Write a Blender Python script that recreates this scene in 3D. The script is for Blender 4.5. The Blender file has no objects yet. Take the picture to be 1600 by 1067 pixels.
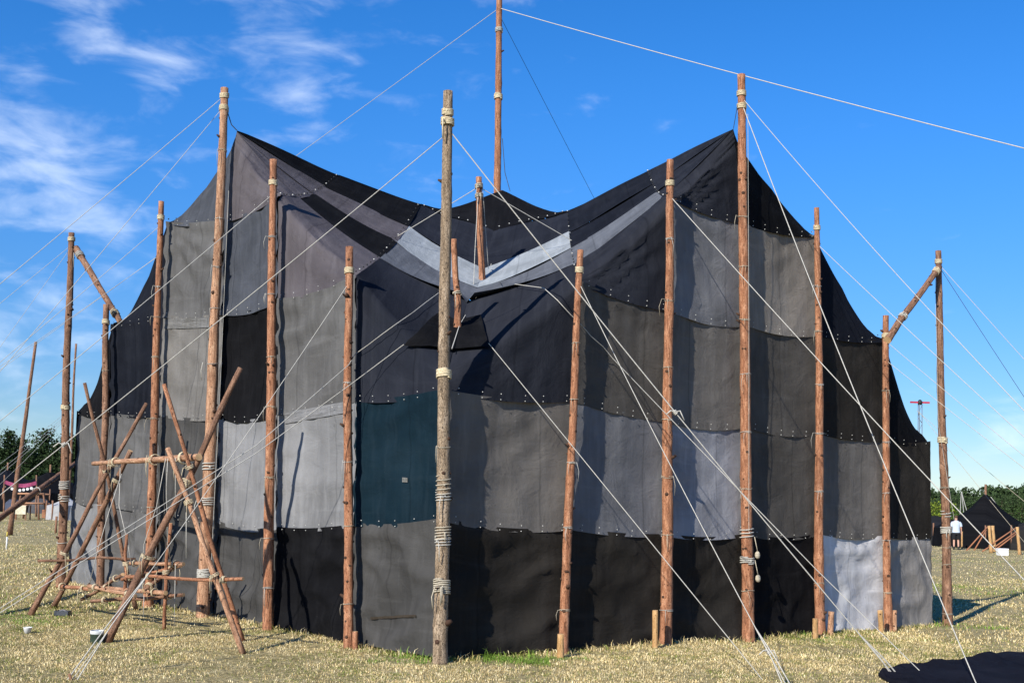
import bpy, bmesh, math, random
import numpy as np
from mathutils import Vector, Matrix, noise
random.seed(7); rng = np.random.default_rng(7)
S = bpy.context.scene
COL = S.collection
R = math.radians
PI = math.pi

# ------------------------------------------------------------------ camera
F_PX, CY, PITCH, ROLL, CAM_H = 1800.0, 650.0, R(3.94), R(1.55), 1.88
fw = Vector((0, math.cos(PITCH), math.sin(PITCH)))
up0 = Vector((0, -math.sin(PITCH), math.cos(PITCH)))
rt = math.cos(ROLL) * Vector((1, 0, 0)) + math.sin(ROLL) * up0
upv = -math.sin(ROLL) * Vector((1, 0, 0)) + math.cos(ROLL) * up0
cd = bpy.data.cameras.new('camera'); cam = bpy.data.objects.new('camera', cd); COL.objects.link(cam)
cam.matrix_world = Matrix(((rt.x, upv.x, -fw.x, 0), (rt.y, upv.y, -fw.y, 0), (rt.z, upv.z, -fw.z, CAM_H), (0, 0, 0, 1)))
cd.sensor_width = 36; cd.lens = F_PX / 1600 * 36
cd.shift_y = (CY - 533.5) / 1600
cd.clip_start = 0.1; cd.clip_end = 6000
S.camera = cam

# ------------------------------------------------------------------ light
SUN_AZ, SUN_EL = R(58), R(32)          # heading the light travels towards, in plan, and sun height
ldir = Vector((math.cos(SUN_AZ) * math.cos(SUN_EL), math.sin(SUN_AZ) * math.cos(SUN_EL), -math.sin(SUN_EL)))
sd = bpy.data.lights.new('sun', 'SUN'); sd.energy = 5.0; sd.angle = R(0.5); sd.color = (1.0, 0.95, 0.86)
sun = bpy.data.objects.new('sun', sd); COL.objects.link(sun)
sun.rotation_euler = ldir.to_track_quat('-Z', 'Y').to_euler(); sun.location = (-20, -30, 30)
W = bpy.data.worlds.new('World'); S.world = W; W.use_nodes = True
wn, wl = W.node_tree.nodes, W.node_tree.links
wn.clear()
sky = wn.new('ShaderNodeTexSky'); sky.sky_type = 'NISHITA'; sky.sun_disc = False
sky.sun_elevation = SUN_EL; sky.sun_rotation = math.atan2(-ldir.x, -ldir.y)
sky.air_density = 1.0; sky.dust_density = 0.0; sky.ozone_density = 4.0; sky.altitude = 400
hs = wn.new('ShaderNodeHueSaturation'); hs.inputs['Saturation'].default_value = 1.22; hs.inputs['Hue'].default_value = 0.501
tn = wn.new('ShaderNodeMix'); tn.data_type = 'RGBA'; tn.blend_type = 'MULTIPLY'; tn.inputs[0].default_value = 1
wl.new(sky.outputs[0], tn.inputs[6]); tn.inputs[7].default_value = (.92, 1.0, 1.18, 1)
wl.new(tn.outputs[2], hs.inputs['Color'])
low = wn.new('ShaderNodeMapRange'); low.interpolation_type = 'SMOOTHSTEP'; low.inputs[1].default_value = -.02; low.inputs[2].default_value = .36; low.inputs[3].default_value = .60; low.inputs[4].default_value = 1.04
tc = wn.new('ShaderNodeTexCoord')
def wmath(op, a, b=None):
    n = wn.new('ShaderNodeMath'); n.operation = op
    for i, v in enumerate((a, b)):
        if v is None: continue
        if isinstance(v, (int, float)): n.inputs[i].default_value = v
        else: wl.new(v, n.inputs[i])
    return n.outputs[0]
# wispy cirrus: stretched noise over the dome, thicker towards one side of the sky
mp = wn.new('ShaderNodeMapping'); wl.new(tc.outputs['Generated'], mp.inputs['Vector'])
mp.inputs['Rotation'].default_value = (0.2, 0.55, 0.3); mp.inputs['Scale'].default_value = (5.5, 4.0, 14)
n1 = wn.new('ShaderNodeTexNoise'); wl.new(mp.outputs[0], n1.inputs['Vector'])
n1.inputs['Scale'].default_value = 2.6; n1.inputs['Detail'].default_value = 9; n1.inputs['Roughness'].default_value = 0.54; n1.inputs['Distortion'].default_value = 0.35
mp2 = wn.new('ShaderNodeMapping'); wl.new(tc.outputs['Generated'], mp2.inputs['Vector']); mp2.inputs['Location'].default_value = (0.35, 0.1, 0.2)
n2 = wn.new('ShaderNodeTexNoise'); wl.new(mp2.outputs[0], n2.inputs['Vector']); n2.inputs['Scale'].default_value = 2.1; n2.inputs['Detail'].default_value = 2
sx = wn.new('ShaderNodeSeparateXYZ'); wl.new(tc.outputs['Generated'], sx.inputs[0])
wl.new(sx.outputs['Z'], low.inputs[0]); wl.new(low.outputs[0], hs.inputs['Value'])
side = wn.new('ShaderNodeMapRange'); wl.new(sx.outputs['X'], side.inputs[0])
side.inputs[1].default_value = 0.12; side.inputs[2].default_value = -0.42; side.inputs[3].default_value = -0.02; side.inputs[4].default_value = 0.07
cl = wmath('ADD', n1.outputs['Fac'], side.outputs[0])
cl = wmath('ADD', cl, wmath('MULTIPLY', wmath('SUBTRACT', n2.outputs['Fac'], 0.5), 0.5))
def sky_dir(px, py):
    u, v = px - 800, py - CY
    return (fw * F_PX + rt * u - upv * v).normalized()
for px, py, rad, wt in [(20, 225, .10, .30), (90, 275, .075, .26), (190, 40, .07, .17), (300, 95, .07, .19), (430, 70, .075, .19), (250, 140, .05, .16), (480, 140, .06, .16), (520, 20, .08, .15), (20, 500, .16, .17), (170, 400, .10, .15),
                        (1520, 678, .06, .5), (1590, 660, .06, .5), (900, 160, .07, .10), (-150, 300, .2, .2), (1750, 640, .12, .2), (-300, 60, .2, .15)]:
    vd = wn.new('ShaderNodeVectorMath'); vd.operation = 'DISTANCE'; wl.new(tc.outputs['Generated'], vd.inputs[0]); vd.inputs[1].default_value = sky_dir(px, py)
    mr = wn.new('ShaderNodeMapRange'); mr.interpolation_type = 'SMOOTHSTEP'; wl.new(vd.outputs['Value'], mr.inputs[0]); mr.inputs[1].default_value = rad; mr.inputs[2].default_value = 0; mr.inputs[3].default_value = 0; mr.inputs[4].default_value = wt * .42
    cl = wmath('ADD', cl, mr.outputs[0])
cm = wn.new('ShaderNodeMapRange'); wl.new(cl, cm.inputs[0]); cm.interpolation_type = 'SMOOTHSTEP'
cm.inputs[1].default_value = 0.575; cm.inputs[2].default_value = 1.0; cm.inputs[3].default_value = 0; cm.inputs[4].default_value = 0.5
mx = wn.new('ShaderNodeMix'); mx.data_type = 'RGBA'
wl.new(cm.outputs[0], mx.inputs[0]); wl.new(hs.outputs[0], mx.inputs[6]); mx.inputs[7].default_value = (7.2, 8.0, 9.2, 1)
bg = wn.new('ShaderNodeBackground'); bg.inputs['Strength'].default_value = 0.11
wl.new(mx.outputs[2], bg.inputs['Color'])
wo = wn.new('ShaderNodeOutputWorld'); wl.new(bg.outputs[0], wo.inputs[0])
vs = S.view_settings
vs.view_transform = 'Standard'; vs.look = 'None'; vs.exposure = 0.45; vs.gamma = 1; vs.use_curve_mapping = False
S.cycles.max_bounces = 5

# ------------------------------------------------------------------ helpers
def ray(px, py):
    u, v = px - 800, py - CY
    return (fw * F_PX + rt * u - upv * v)
def at(px, py, Y):
    d = ray(px, py); k = Y / d.y
    return Vector((0, 0, CAM_H)) + d * k
def on_plane(px, py, p0, n):
    d = ray(px, py); o = Vector((0, 0, CAM_H))
    return o + d * ((p0 - o).dot(n) / d.dot(n))
def smooth(a, b, x):
    t = min(1, max(0, (x - a) / (b - a))); return t * t * (3 - 2 * t)
GCTRL = [(-.65, 12.6, .055), (-1.87, 13.86, .04), (-3.12, 15.25, .05), (-4.33, 16.6, .04), (-5.54, 17.95, .03), (-6.76, 19.31, .13), (-7.75, 20.43, .115),
         (.68, 13.8, .03), (2.06, 15.03, .02), (3.38, 16.22, -.06), (4.7, 17.4, -.08), (6.14, 18.69, -.13), (7.4, 19.85, -.14)]
def gz(x, y):
    base = 0.06 - 0.016 * (math.sqrt((x + .7) ** 2 + 1) + (x + .7)) / 2 * (1 if x < 25 else 25 / x)
    sw, sz = .02, .02 * base                      # lie of the land measured along the foot of the tent
    for cx, cy, cz in GCTRL:
        w = 1 / ((x - cx) ** 2 + (y - cy) ** 2 + .25) ** 1.5; sw += w; sz += w * cz
    z = sz / sw
    z += 0.012 * noise.noise(Vector((x * .35, y * .35, 3.1))) * smooth(200, 40, y)
    if y > 66: z -= 0.028 * (min(y, 500) - 66) * smooth(-5, 40, x)
    return z
def on_ground(px, py):
    z = 0.0
    for _ in range(8):
        p = on_plane(px, py, Vector((0, 0, z)), Vector((0, 0, 1))); z = gz(p.x, p.y)
    return p

def link(name, me, mat=None, parent=None):
    if isinstance(me, bmesh.types.BMesh):
        m = bpy.data.meshes.new(name); me.to_mesh(m); me.free(); me = m
    o = bpy.data.objects.new(name, me); COL.objects.link(o)
    if mat is not None:
        for m in (mat if isinstance(mat, (list, tuple)) else [mat]): me.materials.append(m)
    if parent is not None: o.parent = parent
    return o
def tag(o, label=None, cat=None, group=None, kind=None):
    if label: o['label'] = label
    if cat: o['category'] = cat
    if group: o['group'] = group
    if kind: o['kind'] = kind
    return o
def empty(name, label, cat, group=None, loc=(0, 0, 0)):
    o = bpy.data.objects.new(name, None); COL.objects.link(o); o.location = loc; o.empty_display_size = .2
    bpy.context.view_layer.update()
    return tag(o, label, cat, group)
def shade(o):
    for p in o.data.polygons: p.use_smooth = True
    return o
def frame(d):
    d = d.normalized(); a = Vector((0, 0, 1)) if abs(d.z) < .9 else Vector((1, 0, 0))
    u = d.cross(a).normalized(); return u, d.cross(u).normalized()
def tube(bm, pts, rad, n=6, cap=True, mi=0, wob=0, seed=0):
    """tube along pts; rad a number or list"""
    pts = [Vector(p) for p in pts]
    rs = rad if isinstance(rad, (list, tuple)) else [rad] * len(pts)
    u0 = None; rings = []
    for i, p in enumerate(pts):
        d = (pts[min(i + 1, len(pts) - 1)] - pts[max(i - 1, 0)])
        if d.length < 1e-9: d = Vector((0, 0, 1))
        d.normalize()
        if u0 is None: u, v = frame(d)
        else:
            u = (u0 - d * u0.dot(d)).normalized(); v = d.cross(u)
        u0 = u
        ring = []
        for k in range(n):
            a = 2 * PI * k / n
            r = rs[i]
            if wob: r *= 1 + wob * noise.noise(Vector((math.cos(a) * 1.2 + seed * 3.7, math.sin(a) * 1.2, (p - pts[0]).length * 1.5))) + wob * .6 * noise.noise(Vector((math.cos(a) * 2.5 + seed * 5.1, math.sin(a) * 2.5, (p - pts[0]).length * 6)))
            ring.append(bm.verts.new(p + u * (math.cos(a) * r) + v * (math.sin(a) * r)))
        rings.append(ring)
    for a, b in zip(rings, rings[1:]):
        for k in range(n):
            f = bm.faces.new((a[k], a[(k + 1) % n], b[(k + 1) % n], b[k])); f.smooth = True; f.material_index = mi
    if cap:
        f = bm.faces.new(rings[0][::-1]); f.material_index = mi
        f = bm.faces.new(rings[-1]); f.material_index = mi
    return rings
def box(bm, c, sx, sy, sz, rz=0, mi=0):
    m = Matrix.Translation(Vector(c)) @ Matrix.Rotation(rz, 4, 'Z') @ Matrix.Diagonal((sx, sy, sz, 1))
    r = bmesh.ops.create_cube(bm, size=1, matrix=m)
    for v in r['verts']:
        for f in v.link_faces: f.material_index = mi
def lerp(a, b, t): return a + (b - a) * t
def path_of(pts, t):
    """point at fraction t of polyline by index length"""
    L = [0]
    for a, b in zip(pts, pts[1:]): L.append(L[-1] + (b - a).length)
    x = t * L[-1]
    for i in range(len(pts) - 1):
        if x <= L[i + 1] or i == len(pts) - 2:
            return lerp(pts[i], pts[i + 1], (x - L[i]) / max(1e-9, L[i + 1] - L[i]))

# ------------------------------------------------------------------ materials
def new_mat(name):
    m = bpy.data.materials.new(name); m.use_nodes = True
    nt = m.node_tree; b = nt.nodes['Principled BSDF']
    return m, nt, nt.nodes, nt.links, b
def ramp(nodes, stops):
    r = nodes.new('ShaderNodeValToRGB'); e = r.color_ramp.elements
    while len(e) > 1: e.remove(e[-1])
    e[0].position, e[0].color = stops[0][0], (*stops[0][1], 1)
    for p, c in stops[1:]:
        x = e.new(p); x.color = (*c, 1)
    return r
def g3(v): return (v, v, v)
def add_noise(nodes, links, vec, scale, detail=4, rough=.55, stretch=None, rot=None, dist=0):
    if stretch:
        mp = nodes.new('ShaderNodeMapping'); links.new(vec, mp.inputs['Vector']); mp.inputs['Scale'].default_value = stretch
        if rot: mp.inputs['Rotation'].default_value = rot
        vec = mp.outputs[0]
    n = nodes.new('ShaderNodeTexNoise'); links.new(vec, n.inputs['Vector'])
    n.inputs['Scale'].default_value = scale; n.inputs['Detail'].default_value = detail; n.inputs['Roughness'].default_value = rough
    n.inputs['Distortion'].default_value = dist
    return n.outputs['Fac']
def mixc(nodes, links, fac, a, b, mode='MIX'):
    n = nodes.new('ShaderNodeMix'); n.data_type = 'RGBA'; n.blend_type = mode
    for i, v in ((0, fac), (6, a), (7, b)):
        if isinstance(v, (int, float)): n.inputs[i].default_value = v
        elif isinstance(v, tuple): n.inputs[i].default_value = (*v, 1)
        else: links.new(v, n.inputs[i])
    return n.outputs[2]
_cl = {}
def cloth(c, dust=1.0):
    key = (c, dust)
    if key in _cl: return _cl[key]
    m, nt, N, L, b = new_mat('canvas')
    tcn = N.new('ShaderNodeTexCoord'); P = tcn.outputs['UV']        # uv in metres, per panel offset
    lum = (c[0] + c[1] + c[2]) / 3
    big = add_noise(N, L, P, 1.1, 4, .6)
    rb = ramp(N, [(.25, tuple(x * .68 for x in c)), (.5, c), (.78, tuple(min(1, x * 1.32 + .004) for x in c))]); L.new(big, rb.inputs[0])
    # vertical washed-out streaks and horizontal fold marks from storage
    st = add_noise(N, L, P, 1.0, 5, .65, stretch=(7.0, .7, 1))
    rs = ramp(N, [(.48, g3(0)), (.8, g3(1))]); L.new(st, rs.inputs[0])
    dustc = tuple(x * 1.3 + .004 + lum * .35 for x in c)
    mf = N.new('ShaderNodeMath'); mf.operation = 'MULTIPLY'; L.new(rs.outputs[0], mf.inputs[0]); mf.inputs[1].default_value = .62 * dust
    c1 = mixc(N, L, mf.outputs[0], rb.outputs[0], dustc)
    st2 = add_noise(N, L, P, 1.0, 4, .6, stretch=(.8, 5.5, 1))
    rs2 = ramp(N, [(.58, g3(0)), (.8, g3(1))]); L.new(st2, rs2.inputs[0])
    mf2 = N.new('ShaderNodeMath'); mf2.operation = 'MULTIPLY'; L.new(rs2.outputs[0], mf2.inputs[0]); mf2.inputs[1].default_value = .5 * dust
    c2 = mixc(N, L, mf2.outputs[0], c1, dustc)
    # splashes, specks
    sp = add_noise(N, L, P, 26, 2, .5)
    rsp = ramp(N, [(.74, g3(0)), (.79, g3(1))]); L.new(sp, rsp.inputs[0])
    spm = add_noise(N, L, P, 1.7, 2)
    rpm = ramp(N, [(.55, g3(0)), (.7, g3(.55))]); L.new(spm, rpm.inputs[0])
    ml = N.new('ShaderNodeMath'); ml.operation = 'MULTIPLY'; L.new(rsp.outputs[0], ml.inputs[0]); L.new(rpm.outputs[0], ml.inputs[1])
    c3 = mixc(N, L, ml.outputs[0], c2, (.2, .2, .19))
    dk = add_noise(N, L, P, 9, 3, .6)
    rdk = ramp(N, [(.66, g3(0)), (.74, g3(.4))]); L.new(dk, rdk.inputs[0])
    c4 = mixc(N, L, rdk.outputs[0], c3, tuple(x * .5 for x in c))
    um = N.new('ShaderNodeUVMap'); um.uv_map = 'loom'; sxy = N.new('ShaderNodeSeparateXYZ'); L.new(um.outputs[0], sxy.inputs[0])
    ab = N.new('ShaderNodeMath'); ab.operation = 'ABSOLUTE'; L.new(sxy.outputs['X'], ab.inputs[0])
    sm = ramp(N, [(0, g3(.32)), (.006, g3(.32)), (.009, g3(0))]); L.new(ab.outputs[0], sm.inputs[0])
    c4 = mixc(N, L, sm.outputs[0], c4, tuple(x * .35 for x in c))
    L.new(c4, b.inputs['Base Color'])
    b.inputs['Roughness'].default_value = .92
    b.inputs['Specular IOR Level'].default_value = .04
    wv = add_noise(N, L, P, 160, 2, .6)
    cr = add_noise(N, L, P, 3.2, 6, .62, dist=.6)
    ad = N.new('ShaderNodeMath'); ad.operation = 'MULTIPLY_ADD'; L.new(cr, ad.inputs[0]); ad.inputs[1].default_value = 5.0; L.new(wv, ad.inputs[2])
    bp = N.new('ShaderNodeBump'); bp.inputs['Strength'].default_value = .6; bp.inputs['Distance'].default_value = .008
    L.new(ad.outputs[0], bp.inputs['Height']); L.new(bp.outputs[0], b.inputs['Normal'])
    _cl[key] = m
    return m
def wood(name, dark, mid, light, crack=.5, sc=1.0):
    m, nt, N, L, b = new_mat(name)
    tcn = N.new('ShaderNodeTexCoord'); P = tcn.outputs['UV']   # u around (m), v along (m)
    a = add_noise(N, L, P, 9 * sc, 6, .65, stretch=(3.2, .55, 1), dist=.4)
    r = ramp(N, [(.28, dark), (.48, mid), (.72, light)]); L.new(a, r.inputs[0])
    patch = add_noise(N, L, P, 3.2 * sc, 4, .6, stretch=(1.4, .5, 1))
    rp_ = ramp(N, [(.5, g3(0)), (.66, g3(.75))]); L.new(patch, rp_.inputs[0])
    c1 = mixc(N, L, rp_.outputs[0], r.outputs[0], tuple(x * .62 + .01 for x in mid))
    vo = N.new('ShaderNodeTexVoronoi'); vo.feature = 'DISTANCE_TO_EDGE'
    mp = N.new('ShaderNodeMapping'); L.new(P, mp.inputs['Vector']); mp.inputs['Scale'].default_value = (22 * sc, 6 * sc, 1); L.new(mp.outputs[0], vo.inputs['Vector'])
    rv = ramp(N, [(.0, g3(crack)), (.09, g3(0))]); L.new(vo.outputs['Distance'], rv.inputs[0])
    p2 = add_noise(N, L, P, 5.0 * sc, 5, .65, stretch=(2.2, .8, 1))
    rp2 = ramp(N, [(.56, g3(0)), (.70, g3(.6))]); L.new(p2, rp2.inputs[0])
    c1 = mixc(N, L, rp2.outputs[0], c1, tuple(min(.8, x * 1.25 + .03) for x in light))
    c2 = mixc(N, L, rv.outputs[0], c1, tuple(x * .4 for x in dark))
    sp = add_noise(N, L, P, 30 * sc, 2, .5, stretch=(1.5, 1, 1))
    rs = ramp(N, [(.63, g3(0)), (.68, g3(.85))]); L.new(sp, rs.inputs[0])
    c3 = mixc(N, L, rs.outputs[0], c2, tuple(x * .3 for x in dark))
    L.new(c3, b.inputs['Base Color']); b.inputs['Roughness'].default_value = .85; b.inputs['Specular IOR Level'].default_value = .2
    mh = N.new('ShaderNodeMath'); mh.operation = 'SUBTRACT'; L.new(a, mh.inputs[0]); L.new(rv.outputs[0], mh.inputs[1])
    bp = N.new('ShaderNodeBump'); bp.inputs['Strength'].default_value = .6; bp.inputs['Distance'].default_value = .012
    L.new(mh.outputs[0], bp.inputs['Height']); L.new(bp.outputs[0], b.inputs['Normal'])
    return m
def plain(name, c, rough=.8, var=.25, sc=6, spec=.25):
    m, nt, N, L, b = new_mat(name)
    tcn = N.new('ShaderNodeTexCoord')
    n = add_noise(N, L, tcn.outputs['Object'], sc, 4)
    r = ramp(N, [(.3, tuple(x * (1 - var) for x in c)), (.7, tuple(min(1, x * (1 + var)) for x in c))]); L.new(n, r.inputs[0])
    L.new(r.outputs[0], b.inputs['Base Color']); b.inputs['Roughness'].default_value = rough; b.inputs['Specular IOR Level'].default_value = spec
    return m
M_bark = wood('reddish_bark', (.10, .040, .021), (.36, .155, .080), (.62, .33, .19))
M_bark2 = wood('brown_bark', (.065, .036, .024), (.24, .125, .075), (.46, .27, .17))
M_pale = wood('pale_bark', (.13, .062, .036), (.44, .235, .135), (.68, .43, .27))
M_grey = wood('weathered_grey_wood', (.085, .058, .038), (.31, .225, .145), (.50, .385, .27), crack=.85, sc=.8)
M_cut = plain('cut_wood', (.55, .36, .19), .8)
M_knot = plain('branch_stub', (.06, .032, .02), .9)
M_post = wood('yellow_split_timber', (.25, .13, .05), (.5, .29, .12), (.62, .4, .2), crack=.3)
M_rope = plain('pale_rope', (.44, .42, .37), .9, .2, 60)
M_twine = plain('natural_twine', (.56, .47, .31), .9, .25, 60)
M_twine2 = plain('weathered_twine', (.42, .37, .28), .9, .25, 60)
M_rope_dk = plain('dark_cord', (.05, .05, .05), .9)
M_eye = plain('pale_cord_toggle', (.5, .49, .45), .8)
M_eye_dk = plain('black_cord_toggle', (.03, .03, .03), .8)
M_black = cloth((.008, .008, .0095))
M_white = plain('white_canvas', (.62, .62, .6), .9, .1)

# ------------------------------------------------------------------ ground and grass
def green_amount(x, y):
    g = smooth(.15, .55, noise.noise(Vector((x * .16, y * .16, 9)))) * .5 + .22 * noise.noise(Vector((x * .9, y * .9, 2)))
    for gx, gy, gr, ga in GREEN: g = max(g, ga * smooth(1, .2, math.hypot((x - gx) / gr, (y - gy) / (gr * .55)) + .4 * noise.noise(Vector((x * 3, y * 3, 1)))))
    return min(1, max(0, g + .09))
GREEN = [(*on_ground(640, 1032)[:2], .95, 1.0), (*on_ground(780, 1035)[:2], .85, 1.0), (*on_ground(845, 1030)[:2], .6, .8), (*on_ground(1500, 982)[:2], 1.2, .9), (*on_ground(150, 945)[:2], 1.0, .6)]
m, nt, N, L, b = new_mat('dry_meadow')
tcn = N.new('ShaderNodeTexCoord'); P = tcn.outputs['Object']
c0 = ramp(N, [(.3, (.27, .21, .10)), (.5, (.46, .37, .19)), (.72, (.60, .50, .29))]); L.new(add_noise(N, L, P, 5.5, 7, .7), c0.inputs[0])
c1 = ramp(N, [(.42, g3(0)), (.70, g3(.38))]); L.new(add_noise(N, L, P, .22, 5, .62), c1.inputs[0])
cc = mixc(N, L, c1.outputs[0], c0.outputs[0], (.20, .19, .065))
c2 = ramp(N, [(.42, g3(.75)), (.55, g3(0))]); L.new(add_noise(N, L, P, 18, 5, .7), c2.inputs[0])
cc = mixc(N, L, c2.outputs[0], cc, (.15, .125, .06))
L.new(cc, b.inputs['Base Color']); b.inputs['Roughness'].default_value = .95; b.inputs['Specular IOR Level'].default_value = .1
bp = N.new('ShaderNodeBump'); bp.inputs['Strength'].default_value = .9; bp.inputs['Distance'].default_value = .05
L.new(add_noise(N, L, P, 14, 6, .7), bp.inputs['Height']); L.new(bp.outputs[0], b.inputs['Normal'])
M_meadow = m
xs = np.concatenate([-np.geomspace(14, 1500, 26)[::-1], np.linspace(-13.5, 13.5, 70), np.geomspace(14, 1500, 26)])
ys = np.concatenate([[-400, -100, -40, -15, -5], np.linspace(0, 40, 90), np.geomspace(41, 2500, 46)])
bm = bmesh.new()
V = [[bm.verts.new((x, y, gz(x, y))) for x in xs] for y in ys]
for j in range(len(ys) - 1):
    for i in range(len(xs) - 1):
        bm.faces.new((V[j][i], V[j][i + 1], V[j + 1][i + 1], V[j + 1][i])).smooth = True
tag(link('ground', bm, M_meadow), kind='structure')

# tent plan (needed for keeping the grass out)
FX, FY, YAW, PW, PH = -0.69, 12.74, R(41.9), 1.823, 1.5
dR = Vector((math.cos(YAW), math.sin(YAW), 0)); dL = Vector((-math.sin(YAW), math.cos(YAW), 0))
F0 = Vector((FX, FY, 0)); CEN = F0 + (dR + dL) * 3 * PW

m, nt, N, L, b = new_mat('grass_blades')
at_ = N.new('ShaderNodeAttribute'); at_.attribute_name = 'tint'
L.new(at_.outputs['Color'], b.inputs['Base Color']); b.inputs['Roughness'].default_value = .75; b.inputs['Specular IOR Level'].default_value = .2
M_blade = m
def vnoise(x, y, f, sd):
    x = x * f + sd * 17.3; y = y * f + sd * 9.1
    xi, yi = np.floor(x), np.floor(y); tx, ty = x - xi, y - yi
    tx = tx * tx * (3 - 2 * tx); ty = ty * ty * (3 - 2 * ty)
    hsh = lambda a, b: np.modf(np.abs(np.sin(a * 127.1 + b * 311.7 + sd * 74.7) * 43758.5453))[0]
    return (hsh(xi, yi) * (1 - tx) + hsh(xi + 1, yi) * tx) * (1 - ty) + (hsh(xi, yi + 1) * (1 - tx) + hsh(xi + 1, yi + 1) * tx) * ty
def grass(name, n, xr, yr, hmin, hmax, wid, label_kind='stuff', power=1.0, strip=False):
    X = np.empty(0); Y = np.empty(0)
    while len(X) < n:
        y = yr[0] + (yr[1] - yr[0]) * rng.random(n) ** power
        x = (rng.random(n) * 2 - 1) * (y * .47 + 1.2)
        if strip:
            sid = rng.random(n) < .5; al = rng.random(n) * 6 * PW; o_ = .03 + np.abs(rng.normal(size=n)) * .10
            x = np.where(sid, FX + dR.x * al - dL.x * o_, FX + dL.x * al - dR.x * o_); y = np.where(sid, FY + dR.y * al - dL.y * o_, FY + dL.y * al - dR.y * o_)
        # keep out of the tent
        rx, ry = x - FX, y - FY
        u = rx * dR.x + ry * dR.y; v = rx * dL.x + ry * dL.y
        ok = ~((u > .1) & (v > .1) & (u < 6 * PW) & (v < 6 * PW))
        dn = np.clip((.55 * vnoise(x, y, 9, 1) + .45 * vnoise(x, y, 3.1, 2) - .22) * 2.4, .15, 1) * np.clip(vnoise(x, y, .7, 3) * 1.6, .3, 1)
        if not strip: ok &= rng.random(n) < dn
        X = np.concatenate([X, x[ok]]); Y = np.concatenate([Y, y[ok]])
    X, Y = X[:n], Y[:n]
    # coarse lookup of green amount and height
    gx = np.arange(-26, 26, .25); gy = np.arange(yr[0] - .5, yr[1] + .5, .25)
    T = np.array([[green_amount(a, c) for a in gx] for c in gy]); H = np.array([[gz(a, c) for a in gx] for c in gy])
    ii = np.clip(((X + 26) / .25).astype(int), 0, len(gx) - 1); jj = np.clip(((Y - gy[0]) / .25).astype(int), 0, len(gy) - 1)
    G = T[jj, ii]; Z = H[jj, ii]
    h = hmin + (hmax - hmin) * rng.random(n) ** 2; h *= 1 + .5 * G
    az = rng.random(n) * 2 * PI; lean = rng.random(n) ** .45 * 1.5
    la = rng.random(n) * 2 * PI
    w = wid * (.6 + .8 * rng.random(n))
    bx, by = np.cos(az) * w, np.sin(az) * w
    mxp = np.stack([X + np.cos(la) * np.sin(lean * .5) * h * .55, Y + np.sin(la) * np.sin(lean * .5) * h * .55, Z + np.cos(lean * .5) * h * .55], 1)
    tp = np.stack([X + np.cos(la) * np.sin(lean) * h, Y + np.sin(la) * np.sin(lean) * h, Z + np.cos(lean) * h * .95], 1)
    co = np.empty((n, 5, 3))
    co[:, 0] = np.stack([X - bx, Y - by, Z - .01], 1); co[:, 1] = np.stack([X + bx, Y + by, Z - .01], 1)
    off = np.stack([bx, by, 0 * bx], 1) * .8
    co[:, 2] = mxp + off; co[:, 3] = mxp - off; co[:, 4] = tp
    me = bpy.data.meshes.new(name)
    me.vertices.add(5 * n); me.vertices.foreach_set('co', co.ravel())
    base = np.arange(n)[:, None] * 5
    loops = (base + np.array([[0, 1, 2, 3, 3, 2, 4]])).ravel()
    me.loops.add(7 * n); me.loops.foreach_set('vertex_index', loops.astype(np.int32))
    me.polygons.add(2 * n)
    ls = (np.arange(n)[:, None] * 7 + np.array([[0, 4]])).ravel()
    me.polygons.foreach_set('loop_start', ls.astype(np.int32)); me.polygons.foreach_set('loop_total', np.tile([4, 3], n).astype(np.int32))
    me.update(calc_edges=True)
    straw = np.array([[.74, .59, .31], [.60, .46, .21], [.82, .70, .42], [.42, .31, .13]])[rng.integers(0, 4, n)]
    green = np.array([[.17, .23, .045], [.26, .29, .08], [.13, .17, .04]])[rng.integers(0, 3, n)]
    green = np.where((G > .55)[:, None], green * np.array([[.85, 1.1, .7]]), green * np.array([[1.12, .98, 1.0]]))
    ol = np.clip((.5 * vnoise(X, Y, 4.2, 5) + .3 * vnoise(X, Y, 1.3, 6) + .2 * vnoise(X, Y, 11, 7) - .47) * 2.8, 0, .5)
    isg = (rng.random(n) < np.clip(G * .8 + ol, 0, .97))[:, None]
    c = np.where(isg, green, straw) * (.6 + .5 * rng.random((n, 1)) + .3 * vnoise(X, Y, 2.3, 8)[:, None])
    ca = me.color_attributes.new('tint', 'FLOAT_COLOR', 'POINT')
    ca.data.foreach_set('color', np.repeat(np.concatenate([c, np.ones((n, 1))], 1), 5, 0).ravel())
    return tag(link(name, me, M_blade), kind='stuff')
grass('grass', 260000, None, (9.5, 17), .010, .042, .0026)
grass('grass', 7000, None, (12, 22), .03, .12, .0035, strip=True)
grass('grass', 110000, None, (17, 34), .02, .075, .005, power=1.2)
grass('grass', 60000, None, (34, 68), .02, .06, .008)

# ------------------------------------------------------------------ the tent
tent = empty('patchwork_tent', 'large black and grey patchwork scout tent with stepped gables', 'tent', loc=tuple(CEN))
bpy.context.view_layer.update()
def tparent(o):
    o.parent = tent; o.matrix_parent_inverse = tent.matrix_world.inverted(); return o
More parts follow.
